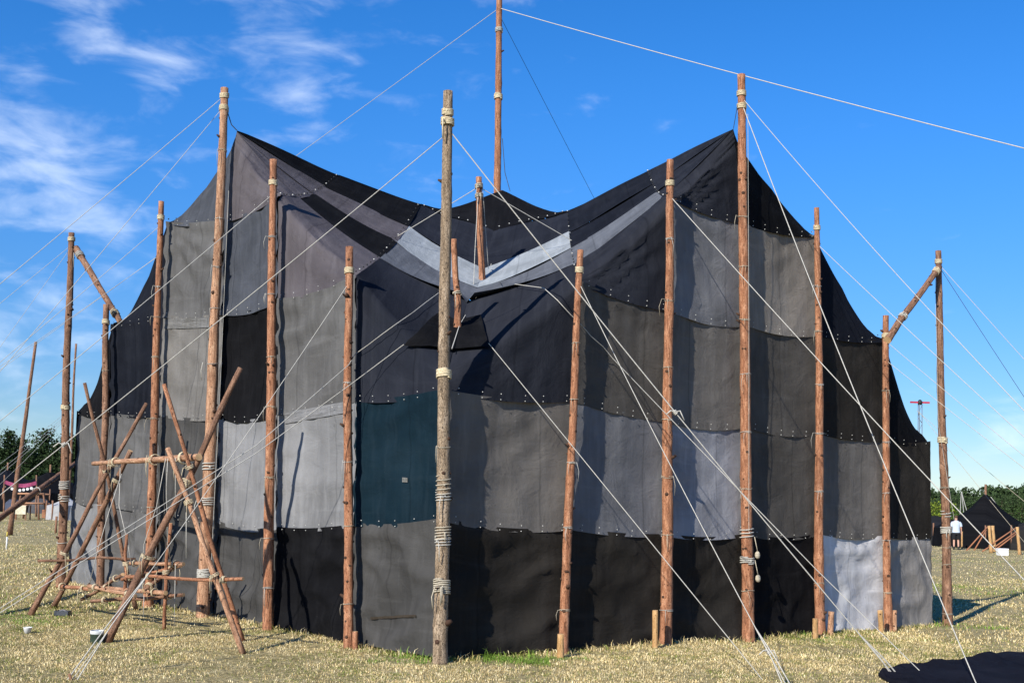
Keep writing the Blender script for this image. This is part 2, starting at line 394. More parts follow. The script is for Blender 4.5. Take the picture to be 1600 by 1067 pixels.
# node pixels measured on the two visible walls: k -> {row: (x, y)}
PXL = {0: {2: (694, 608), 1: (694, 808)}, 1: {2: (555, 622), 1: (555, 816), 3: (556, 430)}, 2: {2: (433, 643), 1: (433, 822), 3: (434, 466), 4: (434, 304)},
       3: {1: (340, 811), 2: (345, 650), 3: (350, 488), 4: (352, 343), 5: (370, 206)}, 4: {1: (246, 797), 2: (252, 646), 3: (256, 492), 4: (260, 346)},
       5: {1: (166, 785), 2: (170, 644), 3: (174, 506)}, 6: {1: (116, 778), 2: (121, 642)}}
PXR = {0: {2: (694, 608), 1: (694, 808)}, 1: {1: (893, 822), 2: (896, 622), 3: (905, 438)}, 2: {1: (1044, 833), 2: (1046, 655), 3: (1048, 482), 4: (1048, 306)},
       3: {1: (1168, 832), 2: (1167, 663), 3: (1166, 505), 4: (1165, 347), 5: (1146, 203)}, 4: {1: (1284, 830), 2: (1283, 675), 3: (1280, 521), 4: (1276, 367)},
       5: {1: (1386, 835), 2: (1386, 685), 3: (1384, 530)}, 6: {1: (1454, 836), 2: (1451, 689)}}
nL, nR = -dR, -dL          # outward normals of the left and right wall
def build_nodes(px, d, n):
    out = {}
    for k in range(7):
        out[k] = {}
        for r, (x, y) in px[k].items(): out[k][r] = on_plane(x, y, F0, n)
        b1 = out[k][1]
        out[k][0] = Vector((b1.x, b1.y, gz(b1.x, b1.y) + .02)) + n * .02
    return out
NL, NR = build_nodes(PXL, dL, nL), build_nodes(PXR, dR, nR)
for r in (1, 2):                                   # the shared front corner
    a = (NL[0][r] + NR[0][r]) / 2; NL[0][r] = NR[0][r] = a
NL[0][0] = NR[0][0] = Vector((NL[0][0].x, NL[0][0].y, .095))
# far walls: regular nodes
LC, RC = NL[6], NR[6]
BACK = F0 + (dR + dL) * 6 * PW
def far_nodes(start, d, n):
    out = {}
    tops = [2, 3, 4, 5, 4, 3, 2]
    for k in range(7):
        p = start + d * PW * k
        out[k] = {r: Vector((p.x, p.y, gz(p.x, p.y) + .02 + r * 1.47)) for r in range(tops[k] + 1)}
    return out
NLB = far_nodes(Vector((LC[1].x, LC[1].y, 0)), dR, dL)
NRB = far_nodes(Vector((RC[1].x, RC[1].y, 0)), dL, dR)
for r in (0, 1, 2):
    NLB[0][r] = LC[r]; NRB[0][r] = RC[r]
CPEAK = at(792, 299, CEN.y); CPEAK = Vector((CEN.x, CEN.y, CPEAK.z))

def uvset(me, nu, nv, su, sv, off):
    uv = me.uv_layers.new(name='uv')
    for lp in me.loops:
        i, j = lp.vertex_index % (nu + 1), lp.vertex_index // (nu + 1)
        uv.data[lp.index].uv = (off[0] + i / nu * su, off[1] + j / nv * sv)
    ps = me.uv_layers.new(name='loom'); k = HASH(off[0], off[1]) * .5 + .25
    for lp in me.loops:
        i, j = lp.vertex_index % (nu + 1), lp.vertex_index // (nu + 1)
        ps.data[lp.index].uv = (i / nu - k, j / nv)
_off = [0]
def patch(name, fn, nu, nv, mat, su=1.65, sv=1.65, disp=None):
    P = [[fn(i / nu, j / nv) for i in range(nu + 1)] for j in range(nv + 1)]
    if disp:
        Q = []
        for j in range(nv + 1):
            row = []
            for i in range(nu + 1):
                tu = P[j][min(i + 1, nu)] - P[j][max(i - 1, 0)]; tv = P[min(j + 1, nv)][i] - P[max(j - 1, 0)][i]
                n = tu.cross(tv)
                if n.length < 1e-9: n = Vector((0, 0, 1))
                row.append(P[j][i] + n.normalized() * disp(P[j][i], i / nu, j / nv))
            Q.append(row)
        P = Q
    me = bpy.data.meshes.new(name)
    me.from_pydata([tuple(p) for r in P for p in r], [], [(j * (nu + 1) + i, j * (nu + 1) + i + 1, (j + 1) * (nu + 1) + i + 1, (j + 1) * (nu + 1) + i) for j in range(nv) for i in range(nu)])
    _off[0] += 1
    uvset(me, nu, nv, su, sv, (_off[0] * 3.17 % 40, _off[0] * 5.31 % 40))
    o = link(name, me, mat); shade(o); tparent(o)
    return o
G = lambda v, t=1.0: (v * t, v * t, v * 1.03 * t)
C = {'K': (.0065, .0065, .0075), 'N': (.009, .0105, .0155), 'D': (.018, .017, .0158), 'C': (.054, .0525, .0505), 'G': (.094, .092, .090), 'L': (.178, .178, .180),
     'M': (.085, .076, .083), 'V': (.019, .0205, .0265), 'T': (.006, .0165, .025), 'B': (.165, .178, .21), 'S': (.055, .06, .072), 'W': (.25, .272, .29), 'X': (.36, .38, .415), 'P': (.135, .128, .119), 'Q': (.098, .105, .12), 'U': (.0155, .0175, .0245)}
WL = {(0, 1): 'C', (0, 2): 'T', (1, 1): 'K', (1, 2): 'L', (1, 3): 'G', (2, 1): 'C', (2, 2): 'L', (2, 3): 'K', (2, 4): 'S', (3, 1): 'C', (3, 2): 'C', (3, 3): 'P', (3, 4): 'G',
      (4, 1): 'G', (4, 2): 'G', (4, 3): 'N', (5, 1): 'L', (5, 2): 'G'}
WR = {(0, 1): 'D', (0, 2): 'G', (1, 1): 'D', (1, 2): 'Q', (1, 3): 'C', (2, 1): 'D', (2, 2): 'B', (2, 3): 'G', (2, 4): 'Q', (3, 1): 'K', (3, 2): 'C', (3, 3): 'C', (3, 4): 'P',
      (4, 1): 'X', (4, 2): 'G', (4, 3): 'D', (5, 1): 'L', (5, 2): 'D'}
WF = {(k, r): random.choice('KDCGNS') for k in range(6) for r in range(1, 5)}
HASH = lambda *a: math.sin(sum(x * y for x, y in zip(a, (12.9, 78.2, 37.7, 3.3))) * 43.7) * .5 + .5
tog = bmesh.new(); togd = bmesh.new()
def toggle(bmx, p, r):
    bmesh.ops.create_icosphere(bmx, subdivisions=1, radius=r, matrix=Matrix.Translation(p))
def seam_toggles(a, b, sag, n, bmx, step=.3, both=True, r=.0072):
    L_ = (b - a).length; c = max(2, int(L_ / step))
    for q in range(c):
        t = (q + .5 + random.uniform(-.1, .1)) / c
        p = lerp(a, b, t); p.z -= sag * 4 * t * (1 - t)
        off = -wall_disp_at(p) if False else 0
        toggle(bmx, p + n * .035 + Vector((0, 0, .035)), r)
        if both: toggle(bmx, p + n * .03 - Vector((0, 0, .03)), r)
def ridged(v): return (1 - abs(v)) ** 3
def wall(nodes, d, n, cols, wid, detail=24, flip=False):
    tops = [2, 3, 4, 4, 3, 2]
    for k in range(6):
        for r in range(tops[k]):
            bl, br, tl, tr = nodes[k][r], nodes[k + 1][r], nodes[k][r + 1], nodes[k + 1][r + 1]
            sb = 0 if r == 0 else .035 + .045 * HASH(k, r, wid)
            stp = .035 + .045 * HASH(k, r + 1, wid)
            lapb = 0 if r == 0 else .045
            def fn(u, v, bl=bl, br=br, tl=tl, tr=tr, sb=sb, stp=stp, r=r, lapb=lapb):
                uu = u * 1.016 - .008
                lo = lerp(bl, br, uu); hi = lerp(tl, tr, uu)
                s = 4 * u * (1 - u)
                lo = lo - Vector((0, 0, sb * s + lapb)); hi = hi - Vector((0, 0, stp * s))
                return lerp(lo, hi, v)
            col = cols.get((k, r + 1), 'D')
            seed = k * 7.7 + r * 3.1 + wid * 11
            fan_c = random.choice([(0, 1), (1, 1)]); fan_a = random.choice([0, 0, .012, .02])
            if (wid, k, r) == (0, 3, 3): fan_c, fan_a = (1, 1), .035
            if (wid, k, r) in ((1, 2, 3), (1, 1, 2)): fan_c, fan_a = (0, 1), .03
            sgn = n.dot((br - bl).cross(tl - bl)); sgn = 1 if sgn > 0 else -1
            def disp(p, u, v, r=r, seed=seed, fc=fan_c, fa=fan_a, sgn=sgn):
                a = (p - F0).dot(d)
                belly = -.05 * math.sin(PI * u) * (.4 + .6 * math.sin(PI * v))
                w = .05 * noise.noise(Vector((a * .55, p.z * .5, wid * 9))) + .026 * noise.noise(Vector((a * 2.6, p.z * .7, wid * 5 + 2)))
                # edge puckers hanging from the laced seams
                w += .010 * math.exp(-(1 - v) * 6) * math.sin(u * 34 + seed) * math.sin(PI * u)
                w += .035 * math.exp(-min(u, 1 - u) * 8) * noise.noise(Vector((seed, p.z * 6 - 2 * min(u, 1 - u), 0)))
                amp = .085 if r == 0 else .02
                w += (.03 if r == 0 else .012) * (ridged(noise.noise(Vector((a * 2.2 - p.z * 1.6, p.z * 3.2 + a * .8, seed + 5)))) - .4) * min(1, 6 * u, 6 * (1 - u))
                w += amp * (ridged(noise.noise(Vector((a * .9 + p.z * 1.2, p.z * 2.0 - a * .5, seed)) ) ) - .4) * min(1, 6 * u, 6 * (1 - u))
                if fa:
                    du, dv = u - fc[0], v - fc[1]
                    th = math.atan2(-dv, abs(du) + 1e-3); rr = math.hypot(du, dv)
                    w += fa * math.sin(th * 17 + seed) * rr * math.exp(-rr * 1.6) * 2.2
                lap = .012 * (1 - v) if r else 0
                if r == 0: w += .06 * (1 - v) ** 3 * noise.noise(Vector((a * 1.3, seed, 0))) + .035 * math.exp(-v * 7) * noise.noise(Vector((a * 6, seed, 2)))
                return sgn * (belly + w * (.62 if wid == 1 else 1.15) + lap)
            cc_ = C[col] if wid != 1 else tuple(x * m_ for x, m_ in zip(C[col], (1.46, 1.35, 1.22)))  # light painted into the right wall's cloth: brighter and warmer than the palette
            patch('wall_panel', fn, detail, detail, cloth(cc_), disp=disp)
            if r and wid < 2: seam_toggles(bl, br, sb, n, tog)
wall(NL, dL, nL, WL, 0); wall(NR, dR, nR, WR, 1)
wall(NLB, dR, dL, WF, 2, 6); wall(NRB, dL, dR, WF, 3, 6)

# light sewn-on strip, small patches, worn stripe on the walls
def wall_patch(n, px, col, nu=6, nv=2, lift=.03):
    c4 = [Vector((x, y, 0)) for x, y in px]
    def fn(u, v):
        q = lerp(lerp(c4[0], c4[1], u), lerp(c4[3], c4[2], u), v); return surf(q.x, q.y, .014)
    patch('sewn_patch', fn, nu, nv, cloth(col))

# roof: (ridge nodes, verge nodes, row nodes)
VALLEY = [(0, 0), (.22, -.29), (.5, -.22), (.75, .18), (.86, .32), (.95, .22), (1, 0)]
def vdev(q):
    for (a, x), (c, y) in zip(VALLEY, VALLEY[1:]):
        if q <= c:
            t = (q - a) / (c - a); t = t * t * (3 - 2 * t) * .5 + t * .5
            return x + (y - x) * t
    return 0
def spline(nodes, s):
    ks = [q[0] for q in nodes]; ps = [q[1] for q in nodes]
    for i in range(len(ks) - 1):
        if s <= ks[i + 1] or i == len(ks) - 2:
            t = (s - ks[i]) / (ks[i + 1] - ks[i]); break
    def tan(i):
        if i == 0: return (ps[1] - ps[0]) / (ks[1] - ks[0])
        if i == len(ks) - 1: return (ps[-1] - ps[-2]) / (ks[-1] - ks[-2])
        return (ps[i + 1] - ps[i - 1]) / (ks[i + 1] - ks[i - 1])
    h = ks[i + 1] - ks[i]
    t2, t3 = t * t, t * t * t
    return ps[i] * (2 * t3 - 3 * t2 + 1) + tan(i) * h * (t3 - 2 * t2 + t) + ps[i + 1] * (-2 * t3 + 3 * t2) + tan(i + 1) * h * (t3 - t2)
TB = [0, .24, .44, .68, 1.0]
TB3 = [0, .43, .55, .72, 1.0]
def tb(i, s): return lerp(TB[i], TB3[i], max(0, s - 2))
def half_roof(peak, ridge, verge, rows, cols, det=10, folds=1.0, sid=0, vis=True):
    """ridge: nodes [(s,p)..]; verge: [peak, V1, V2, corner]; rows: [N0,N1,N2]"""
    vn = [(i, p) for i, p in enumerate(verge)]
    def pt(s, t):
        a = spline(ridge, s); i = min(2, int(s)); b_ = lerp(verge[i], verge[i + 1], s - i)
        if s < 3: b_ = b_ - Vector((0, 0, .06 * 4 * (s - i) * (1 - s + i)))
        if s > 2:                       # beyond the second seam the strips are pulled straight towards the crease
            x = s - 2; tt = [tb(i, s) for i in range(5)]
            for i in range(4):
                if t <= tt[i + 1] or i == 3: break
            def edge(i):
                if i == 0: return a
                if i == 4: return b_
                c_, d_ = core(2, TB[i]), core(3, TB3[i])
                return lerp(c_, d_, x) - Vector((0, 0, (.26 if i == 2 else .14) * x * (1 - x)))
            if i < 3:
                return lerp(edge(i), edge(i + 1), (t - tt[i]) / (tt[i + 1] - tt[i]))
            if x < 1: return lerp(edge(3), edge(4), (t - tt[3]) / (tt[4] - tt[3])) + Vector((0, 0, x * (vdev(t) * .8)))
        return core(s, t)
    def core(s, t):
        a = spline(ridge, s); i = min(2, int(s)); b_ = lerp(verge[i], verge[i + 1], s - i)
        if s < 3: b_ = b_ - Vector((0, 0, .06 * 4 * (s - i) * (1 - s + i)))
        p = lerp(a, b_, t)
        k = max(0, s - 2)
        p.z += (1 - k) * (-.16 * 4 * t * (1 - t)) * min(1, s) + k * vdev(t)
        return p
    for band in range(3):
        s0, s1 = band, band + 1
        for ti in range(4):
            col = cols[band][ti]
            t0, t1 = TB[ti], TB[ti + 1]
            seed = sid * 9 + band * 3 + ti
            def disp(p, u, v, seed=seed, ti=ti, band=band):
                w = .03 * noise.noise(Vector((u * 1.3, v * 1.2, seed)))
                w += .014 * noise.noise(Vector((u * 1.2, v * 5.0, seed + 4)))
                w += .012 * math.exp(-min(u, 1 - u) * 8) * math.sin(v * 40 + seed)
                if ti == 3:
                    rr = math.hypot(u, v - .5); th = math.atan2(v - .5, u + .02)          # tension folds spreading from the inner pole
                    for q in range(5):
                        t0_ = -1.15 + q * .38 + .25 * noise.noise(Vector((seed, q * 1.7, 0)))
                        w += .020 * folds * math.exp(-((th - t0_) / .085) ** 2) * rr * math.exp(-rr * 1.3) * 2
                    if band < 2:                                                       # slack swags hanging between two poles
                        for q in range(3):
                            c_ = .62 - q * .13 - .9 * (u - .35) ** 2 - .25 * u
                            w += .026 * folds * math.exp(-((v - c_) / .035) ** 2) * math.sin(PI * u) ** .8
                    w *= min(1, 6 * v, 6 * (1 - v))
                return w * min(1, 8 * min(u, 1 - u) + .35)
            if ti < 3:
                if band == 2 and ti == 0:
                    # centre hood laced along a slanting seam, and the grey panel under it
                    cut = lambda u: .225 * max(0, (u - .12) / .88) + .012
                    patch('roof_panel', lambda u, v: pt(s0 + u, lerp(tb(1, s0 + u), cut(u), v)), det, 6, cloth(C[col[0]]), disp=disp)
                    patch('roof_hood', lambda u, v: pt(s0 + u, cut(u) * (1 - v) * 1.02) + Vector((0, 0, .012)), det, 6, cloth(C[col[1]]), disp=disp)
                    if vis:
                        for q in range(8):
                            u = (q + .6) / 8.3; p = pt(s0 + u, cut(u)); toggle(tog, p + Vector((-.02, -.02, .035)), .012)
                    continue
                def fn(u, v, s0=s0, ti=ti, band=band):
                    s = s0 + u * (1.015 if s0 < 2 else 1)
                    p = pt(s, lerp(tb(ti + 1, s) + .012, tb(ti, s), v))
                    return p + Vector((0, 0, .012 * (2 - ti) * .5))
                patch('roof_panel', fn, det, 7, cloth(C[col]), disp=disp)
            else:
                Nn, V0, V1 = rows[band], verge[band], verge[band + 1]
                left = [Nn, V0] + [pt(s0, lerp(1, t0, q / 4)) for q in range(1, 5)]
                if band == 0: left = [Nn, V0, V0 + Vector((0, 0, .001))]
                right = [pt(s1, lerp(1, tb(3, s1), q / 6)) for q in range(7)]
                sgb = .05
                lo = lambda u: lerp(Nn, V1, u) - Vector((0, 0, sgb * 4 * u * (1 - u) + .045))
                hi = lambda u: pt(s0 + u, tb(3, s0 + u))
                A, B_, C_, D_ = lo(0), lo(1), hi(0), hi(1)
                def fn(u, v):
                    l = path_of(left, v); r_ = path_of(right, v)
                    if v == 0: l = lo(0); r_ = lo(1)
                    coons = lerp(lo(u), hi(u), v) + lerp(l, r_, u) - lerp(lerp(A, B_, u), lerp(C_, D_, u), v)
                    vg = lerp(V0, V1, u) - Vector((0, 0, .10 * 4 * u * (1 - u)))
                    two = lerp(lo(u), vg, v / .5) if v < .5 else lerp(vg, hi(u), (v - .5) / .5)
                    return lerp(coons, two, .7)
                patch('gable_panel', fn, det + 8, det + 8, cloth(C[col]), disp=disp)
                if vis:
                    nn = (V1 - Nn).cross(Vector((0, 0, 1))).normalized()
                    if nn.dot(Nn - CEN) < 0: nn = -nn
                    seam_toggles(Nn, V1, .05, nn, tog)
        if vis and band < 2:
            for q in range(22):
                t = (q + .5) / 22; p = pt(s1, t); toggle(tog if q % 4 == 0 else togd, p + Vector((-.02, -.03, .03)), .012)
    return pt
# planes holding the two visible ridges
midL = (F0 + dL * 3 * PW); midR = (F0 + dR * 3 * PW)
def ridge_from(px, mid, d, peak):
    n = Vector((-d.y, d.x, 0))
    return [(0, peak)] + [(s, on_plane(x, y, mid, n)) for s, x, y in px] + [(3, CPEAK)]
RLF = ridge_from([(1, 530, 275), (2, 657, 320), (2.35, 700, 327)], midL, dR, NL[3][5])
RRF = ridge_from([(1, 1013, 268), (2, 888, 330), (2.35, 855, 330)], midR, dL, NR[3][5])
def far_ridge(peak):
    o = [(0, peak)]
    for s, dz in ((1, -.45), (2, -.62), (2.35, -.6)): 
        p = lerp(peak, CPEAK, s / 3); p.z += dz; o.append((s, p))
    return o + [(3, CPEAK)]
def mk(nodes, ks): return [nodes[ks[0]][5], nodes[ks[1]][4], nodes[ks[2]][3], nodes[ks[3]][2]], [nodes[ks[0]][4], nodes[ks[1]][3], nodes[ks[2]][2]]
v, r = mk(NL, (3, 2, 1, 0))
ptL = half_roof(NL[3][5], RLF, v, r, [['K', 'M', 'M', 'M'], ['K', 'M', 'K', 'M'], [('U', 'K'), 'W', 'Q', 'U']], 12, 1.5, 0)
v, r = mk(NR, (3, 2, 1, 0))
ptR = half_roof(NR[3][5], RRF, v, r, [['U', 'U', 'U', 'V'], ['N', 'N', 'Q', 'V'], [('U', 'K'), 'W', 'Q', 'V']], 14, 2.2, 1)
v, r = mk(NL, (3, 4, 5, 6))
half_roof(NL[3][5], RLF, v, r, [['S', 'U', 'U', 'S'], ['U', 'N', 'U', 'N'], [('U', 'K'), 'U', 'U', 'K']], 10, .6, 2)
v, r = mk(NR, (3, 4, 5, 6))
half_roof(NR[3][5], RRF, v, r, [['U', 'U', 'U', 'K'], ['N', 'N', 'S', 'N'], [('U', 'K'), 'U', 'U', 'K']], 10, .6, 3)
RLB, RRB = far_ridge(NLB[3][5]), far_ridge(NRB[3][5])
FARC = [['K', 'U', 'S', 'N'], ['N', 'N', 'S', 'N'], [('U', 'K'), 'S', 'U', 'U']]
for nd, rg, ks in ((NLB, RLB, (3, 2, 1, 0)), (NLB, RLB, (3, 4, 5, 6)), (NRB, RRB, (3, 2, 1, 0)), (NRB, RRB, (3, 4, 5, 6))):
    v, r = mk(nd, ks); half_roof(nd[3][5], rg, v, r, FARC, 6, .5, 5, False)
# black rain flap lying over the front valley
from mathutils.bvhtree import BVHTree
_v, _f = [], []
for o_ in tent.children:
    if o_.type == 'MESH' and len(o_.data.polygons) > 30:
        k_ = len(_v); _v += [v_.co.copy() for v_ in o_.data.vertices]; _f += [tuple(i + k_ for i in p_.vertices) for p_ in o_.data.polygons]
TREE = BVHTree.FromPolygons(_v, _f)
def surf(px, py, off=.03):
    o0 = Vector((0, 0, CAM_H)); d_ = ray(px, py).normalized()
    h_ = TREE.ray_cast(o0, d_)
    nn_ = h_[1] if h_[1].dot(d_) < 0 else -h_[1]
    return h_[0] + nn_ * off
TOPF = [(688, 492), (712, 506), (752, 497)]; LOWF = [(636, 541), (704, 551), (766, 546)]
def flap(u, v):
    q2 = lambda L_: (lerp(lerp(L_[0][0], L_[1][0], u * 2), 0, 0), lerp(L_[0][1], L_[1][1], u * 2)) if u < .5 else (lerp(L_[1][0], L_[2][0], u * 2 - 1), lerp(L_[1][1], L_[2][1], u * 2 - 1))
    a_, b2 = q2(LOWF), q2(TOPF)
    return surf(lerp(a_[0], b2[0], v), lerp(a_[1], b2[1], v), .05 + .03 * math.sin(u * 11 + v * 2) * math.sin(PI * v) + .025 * math.sin(PI * v))
patch('rain_flap', flap, 16, 8, cloth(C['K']))
# sewn strips and patches on the walls
wall_patch(nL, [(446, 662), (542, 645), (542, 627), (446, 645)], (.175, .175, .178), 8, 2, .04)
wall_patch(nL, [(630, 753), (638, 753), (638, 746), (630, 746)], (.17, .165, .15), 1, 1, .06)
wall_patch(nL, [(580, 967), (651, 964), (651, 960), (580, 963)], (.05, .04, .03), 8, 1, .06)
wall_patch(nL, [(258, 514), (328, 512), (328, 496), (258, 498)], (.15, .147, .142), 8, 2, .04)
o = link('toggle', tog, M_eye); tparent(o); tag(o, kind='stuff')
o = link('dark_toggle', togd, M_eye_dk); tparent(o); tag(o, kind='stuff')

# ------------------------------------------------------------------ poles
def add_uv_tube(me, n, ringlen, rad):
    pass
def pole_mesh(a, b_, r0, r1, seed, n=14, stubs=14, bend=.03, mid_pts=70):
    """round timber from a (base) to b (top): uneven girth, slight bends, branch stubs"""
    bm = bmesh.new(); uvl = bm.loops.layers.uv.new('uv')
    d = b_ - a; Ln = d.length; u, v = frame(d)
    cnt = max(6, int(mid_pts * Ln / 7) + 4)
    pts = []; rs = []
    for i in range(cnt + 1):
        t = i / cnt
        w = math.sin(PI * t)
        p = a + d * t + u * (bend * w * noise.noise(Vector((t * 2.3, seed, 0))) * 2) + v * (bend * w * noise.noise(Vector((t * 2.3, seed, 7))) * 2)
        pts.append(p)
        rr = lerp(r0, r1, t) * (1 + .05 * noise.noise(Vector((t * Ln * 1.4, seed, 3))))
        wh = (t * Ln * 2.3 + seed) % 1; rr *= 1 + .09 * math.exp(-((wh - .5) / .09) ** 2) * (.4 + .6 * HASH(int(t * Ln * 2.3 + seed), seed))
        if t * Ln < .35: rr *= 1 + .16 * (1 - t * Ln / .35) ** 2
        rs.append(rr)
    rings = tube(bm, pts, rs, n, True, 0, .11, seed)
    idx = {}
    for i, rg in enumerate(rings):
        for k, vv in enumerate(rg): idx[vv] = (k, i)
    for f in bm.faces:
        ks = [idx[l.vert][0] for l in f.loops]
        wrap = max(ks) - min(ks) > n / 2
        for l in f.loops:
            k, i = idx[l.vert]
            kk = k + n if (wrap and k < n / 2) else k
            l[uvl].uv = (kk / n * 2 * PI * max(r0, .03) + seed * 1.37, i / cnt * Ln + seed * .77)
        if len(f.verts) > 4: f.material_index = 1
    rnd = random.Random(int(seed * 1000) + 5)
    for q in range(stubs):
        t = rnd.uniform(.03, .97); i = int(t * cnt); p = pts[i]; rr = rs[i]
        a_ = rnd.uniform(0, 2 * PI); dirv = (u * math.cos(a_) + v * math.sin(a_) + d.normalized() * .5).normalized()
        k = rnd.uniform(.14, .34) * rr + .005
        lon = rnd.uniform(.006, .022) if rnd.random() < .88 else rnd.uniform(.03, .07)
        tube(bm, [p + dirv * rr * .75, p + dirv * (rr * .98 + lon * .4), p + dirv * (rr + lon)], [k * 1.2, k, k * .6], 6, True, 2)
    return bm, pts, rs
def axis_point(pts, rs, t):
    x = t * (len(pts) - 1); i = min(int(x), len(pts) - 2)
    return lerp(pts[i], pts[i + 1], x - i), lerp(rs[i], rs[i + 1], x - i)
def wrap_mesh(bm, pts, rs, t, turns, pitch, rr, seed, tails=1):
    """twine wound round a pole at fraction t, with a knot and loose ends"""
    p0, r0 = axis_point(pts, rs, t)
    d = (pts[-1] - pts[0]).normalized(); u, v = frame(d)
    rnd = random.Random(seed)
    ph = rnd.uniform(0, 6)
    path = []
    n = int(turns * 12) + 1
    tilt = rnd.uniform(-.25, .25)
    for i in range(n + 1):
        a = ph + turns * 2 * PI * i / n
        z = pitch * turns * (i / n - .5) + tilt * r0 * math.cos(a) + rnd.uniform(-1, 1) * rr * .5
        path.append(p0 + d * z + u * math.cos(a) * (r0 * 1.06 + rr) + v * math.sin(a) * (r0 * 1.06 + rr))
    tube(bm, path, rr, 5)
    face = Vector((-.35, -1, 0)); face = (face - d * face.dot(d)).normalized()
    sidev = d.cross(face)
    k = p0 + (face * .8 + sidev * rnd.uniform(-.7, .7)).normalized() * (r0 + rr * 1.6)
    bmesh.ops.create_icosphere(bm, subdivisions=1, radius=rr * 2.1, matrix=Matrix.Translation(k))
    for q in range(tails):
        L_ = rnd.uniform(.08, .26); sx_ = rnd.uniform(-1, 1)
        tube(bm, [k, k + sidev * sx_ * L_ * .35 + face * L_ * .25 + Vector((0, 0, L_ * .02)), k + sidev * sx_ * L_ * .5 + face * L_ * .3 - Vector((0, 0, L_ * .45)), k + sidev * sx_ * L_ * .45 + face * L_ * .22 - Vector((0, 0, L_))], rr * .8, 4)
POLES = {}
def pole(key, name, base, top, r0, r1, label, cat='pole', mat=None, wraps=(), group=None, stubs=16, seed=None, bend=.02, n=14):
    seed = seed if seed is not None else len(POLES) * 1.73 + .4
    bm, pts, rs = pole_mesh(base, top, r0, r1, seed, n=n, stubs=stubs, bend=bend)
    o = link(name, bm, [mat or M_bark, M_cut, M_knot]); tag(o, label, cat, group)
    for i, (f, turns, pitch, rr, mt, tails) in enumerate(wraps):
        wb = bmesh.new(); wrap_mesh(wb, pts, rs, f, turns, pitch, rr, int(seed * 100) + i, tails)
        w = link('lashing', wb, {'t': M_twine, 'r': M_rope, 'w': M_twine2}[mt], o)
    POLES[key] = (pts, rs, base, top)
    return o
def pole_point(key, py):
    """point on the pole's axis that lies at image height py"""
    pts = POLES[key][0]
    best = min(range(201), key=lambda q: abs(project(axis_point(pts, POLES[key][1], q / 200)[0])[1] - py))
    return axis_point(pts, POLES[key][1], best / 200)[0]
def project(p):
    q = p - Vector((0, 0, CAM_H)); d = q.dot(fw)
    return 800 + F_PX * q.dot(rt) / d, CY - F_PX * q.dot(upv) / d
def tent_pole(key, bpx, tpx, w0, w1, n, label, wraps_y, mat=None, minout=.10, group='bark-covered poles standing round the tent', stubs=18):
    b0 = on_ground(*bpx)
    if key == 'F':
        b0 = at(*bpx, FY - .15); b0.z = gz(b0.x, b0.y); tp = at(*tpx, FY - .15)
    elif n is None: tp = at(*tpx, b0.y)
    else:
        k = (b0 - F0).dot(n)
        want = .12 if n is nR else .20
        b1 = on_plane(*bpx, F0 + n * want, n); b1.z = gz(b1.x, b1.y) 
        b0 = b1; tp = on_plane(*tpx, F0 + n * want, n)
    dd = b0.y
    b0.z -= .08
    y0, y1 = bpx[1], tpx[1]
    wraps = []
    for y, turns, pitch, rr, mt, tl in wraps_y:
        wraps.append(((y - y0) / (y1 - y0), turns, pitch, rr, mt, tl))
    return pole(key, 'tent_pole', b0, tp, w0 * .44 * dd / F_PX, w1 * .46 * dd / F_PX, label, 'pole', mat, wraps, group, int(stubs * 2.6))
BIG = lambda y: (y, 6, .012, .0062, 't', 0)
TIE = lambda y, t=1: (y, 1.3, .016, .0036, 'w' if int(y) % 3 else 'r', t)
tent_pole('F', (688, 1034), (700, 143), 26, 16, None, 'thick weathered grey pole at the front corner of the tent, ringed with rope',
          [BIG(176), (192, 4, .02, .011, 't', 1), (586, 7, .012, .009, 't', 0), TIE(697, 2), (755, 4, .05, .006, 'w', 0), (772, 3, .03, .006, 'r', 1), (828, 5, .03, .0065, 'w', 1), (840, 3, .03, .006, 'r', 1), (908, 7, .022, .0085, 'w', 3)], M_grey, stubs=10)
tent_pole('L1', (545, 1010), (546, 386), 17, 13, nL, 'shortest of the poles on the pale wall, next to the grey corner pole', [BIG(424), TIE(600, 1), TIE(720, 2), TIE(818, 0), TIE(935)], minout=.16)
tent_pole('L2', (419, 983), (427, 250), 19, 12, nL, 'red-brown pole with a bare twig, between the short pole and the tall gable pole', [BIG(287), TIE(375), TIE(465, 2), TIE(562), TIE(640), TIE(745), TIE(838), TIE(912, 2)], minout=.16)
tent_pole('LF', (317, 963), (351, 138), 22, 13, nL, 'tall pole carrying the gable peak of the pale wall', [BIG(150), BIG(171), TIE(238), TIE(345), TIE(420), TIE(486), TIE(570, 2), (728, 3, .04, .009, 'r', 0), (780, 4, .03, .008, 'r', 1), (888, 6, .02, .011, 'r', 0)], minout=.2, mat=M_pale)
tent_pole('L4', (231, 947), (252, 315), 17, 9, nL, 'pole rising behind the lashed rig, lower than the tall gable pole', [BIG(340), TIE(450, 2), TIE(497), TIE(560), TIE(655), TIE(790)], minout=.16)
tent_pole('L5', (157, 914), (166, 476), 14, 10, nL, 'short dark pole with a slanting prop on its head near the pale wall\'s far end', [BIG(503), TIE(577), TIE(640), TIE(780, 0)], minout=.15, mat=M_bark2)
tent_pole('L6', (95, 912), (112, 364), 16, 10, None, 'dark pole standing clear of the far end of the pale wall', [BIG(374), (636, 5, .015, .008, 't', 0), (755, 5, .03, .009, 'r', 0), (775, 3, .04, .009, 'r', 0), (842, 1, .02, .006, 'r', 0)], M_bark2)
tent_pole('R1', (880, 1021), (907, 391), 18, 11, nR, 'leaning pole next to the grey corner pole on the dark wall', [BIG(422), TIE(538, 2), TIE(625), TIE(723, 2), TIE(822, 2), TIE(946)], minout=.16)
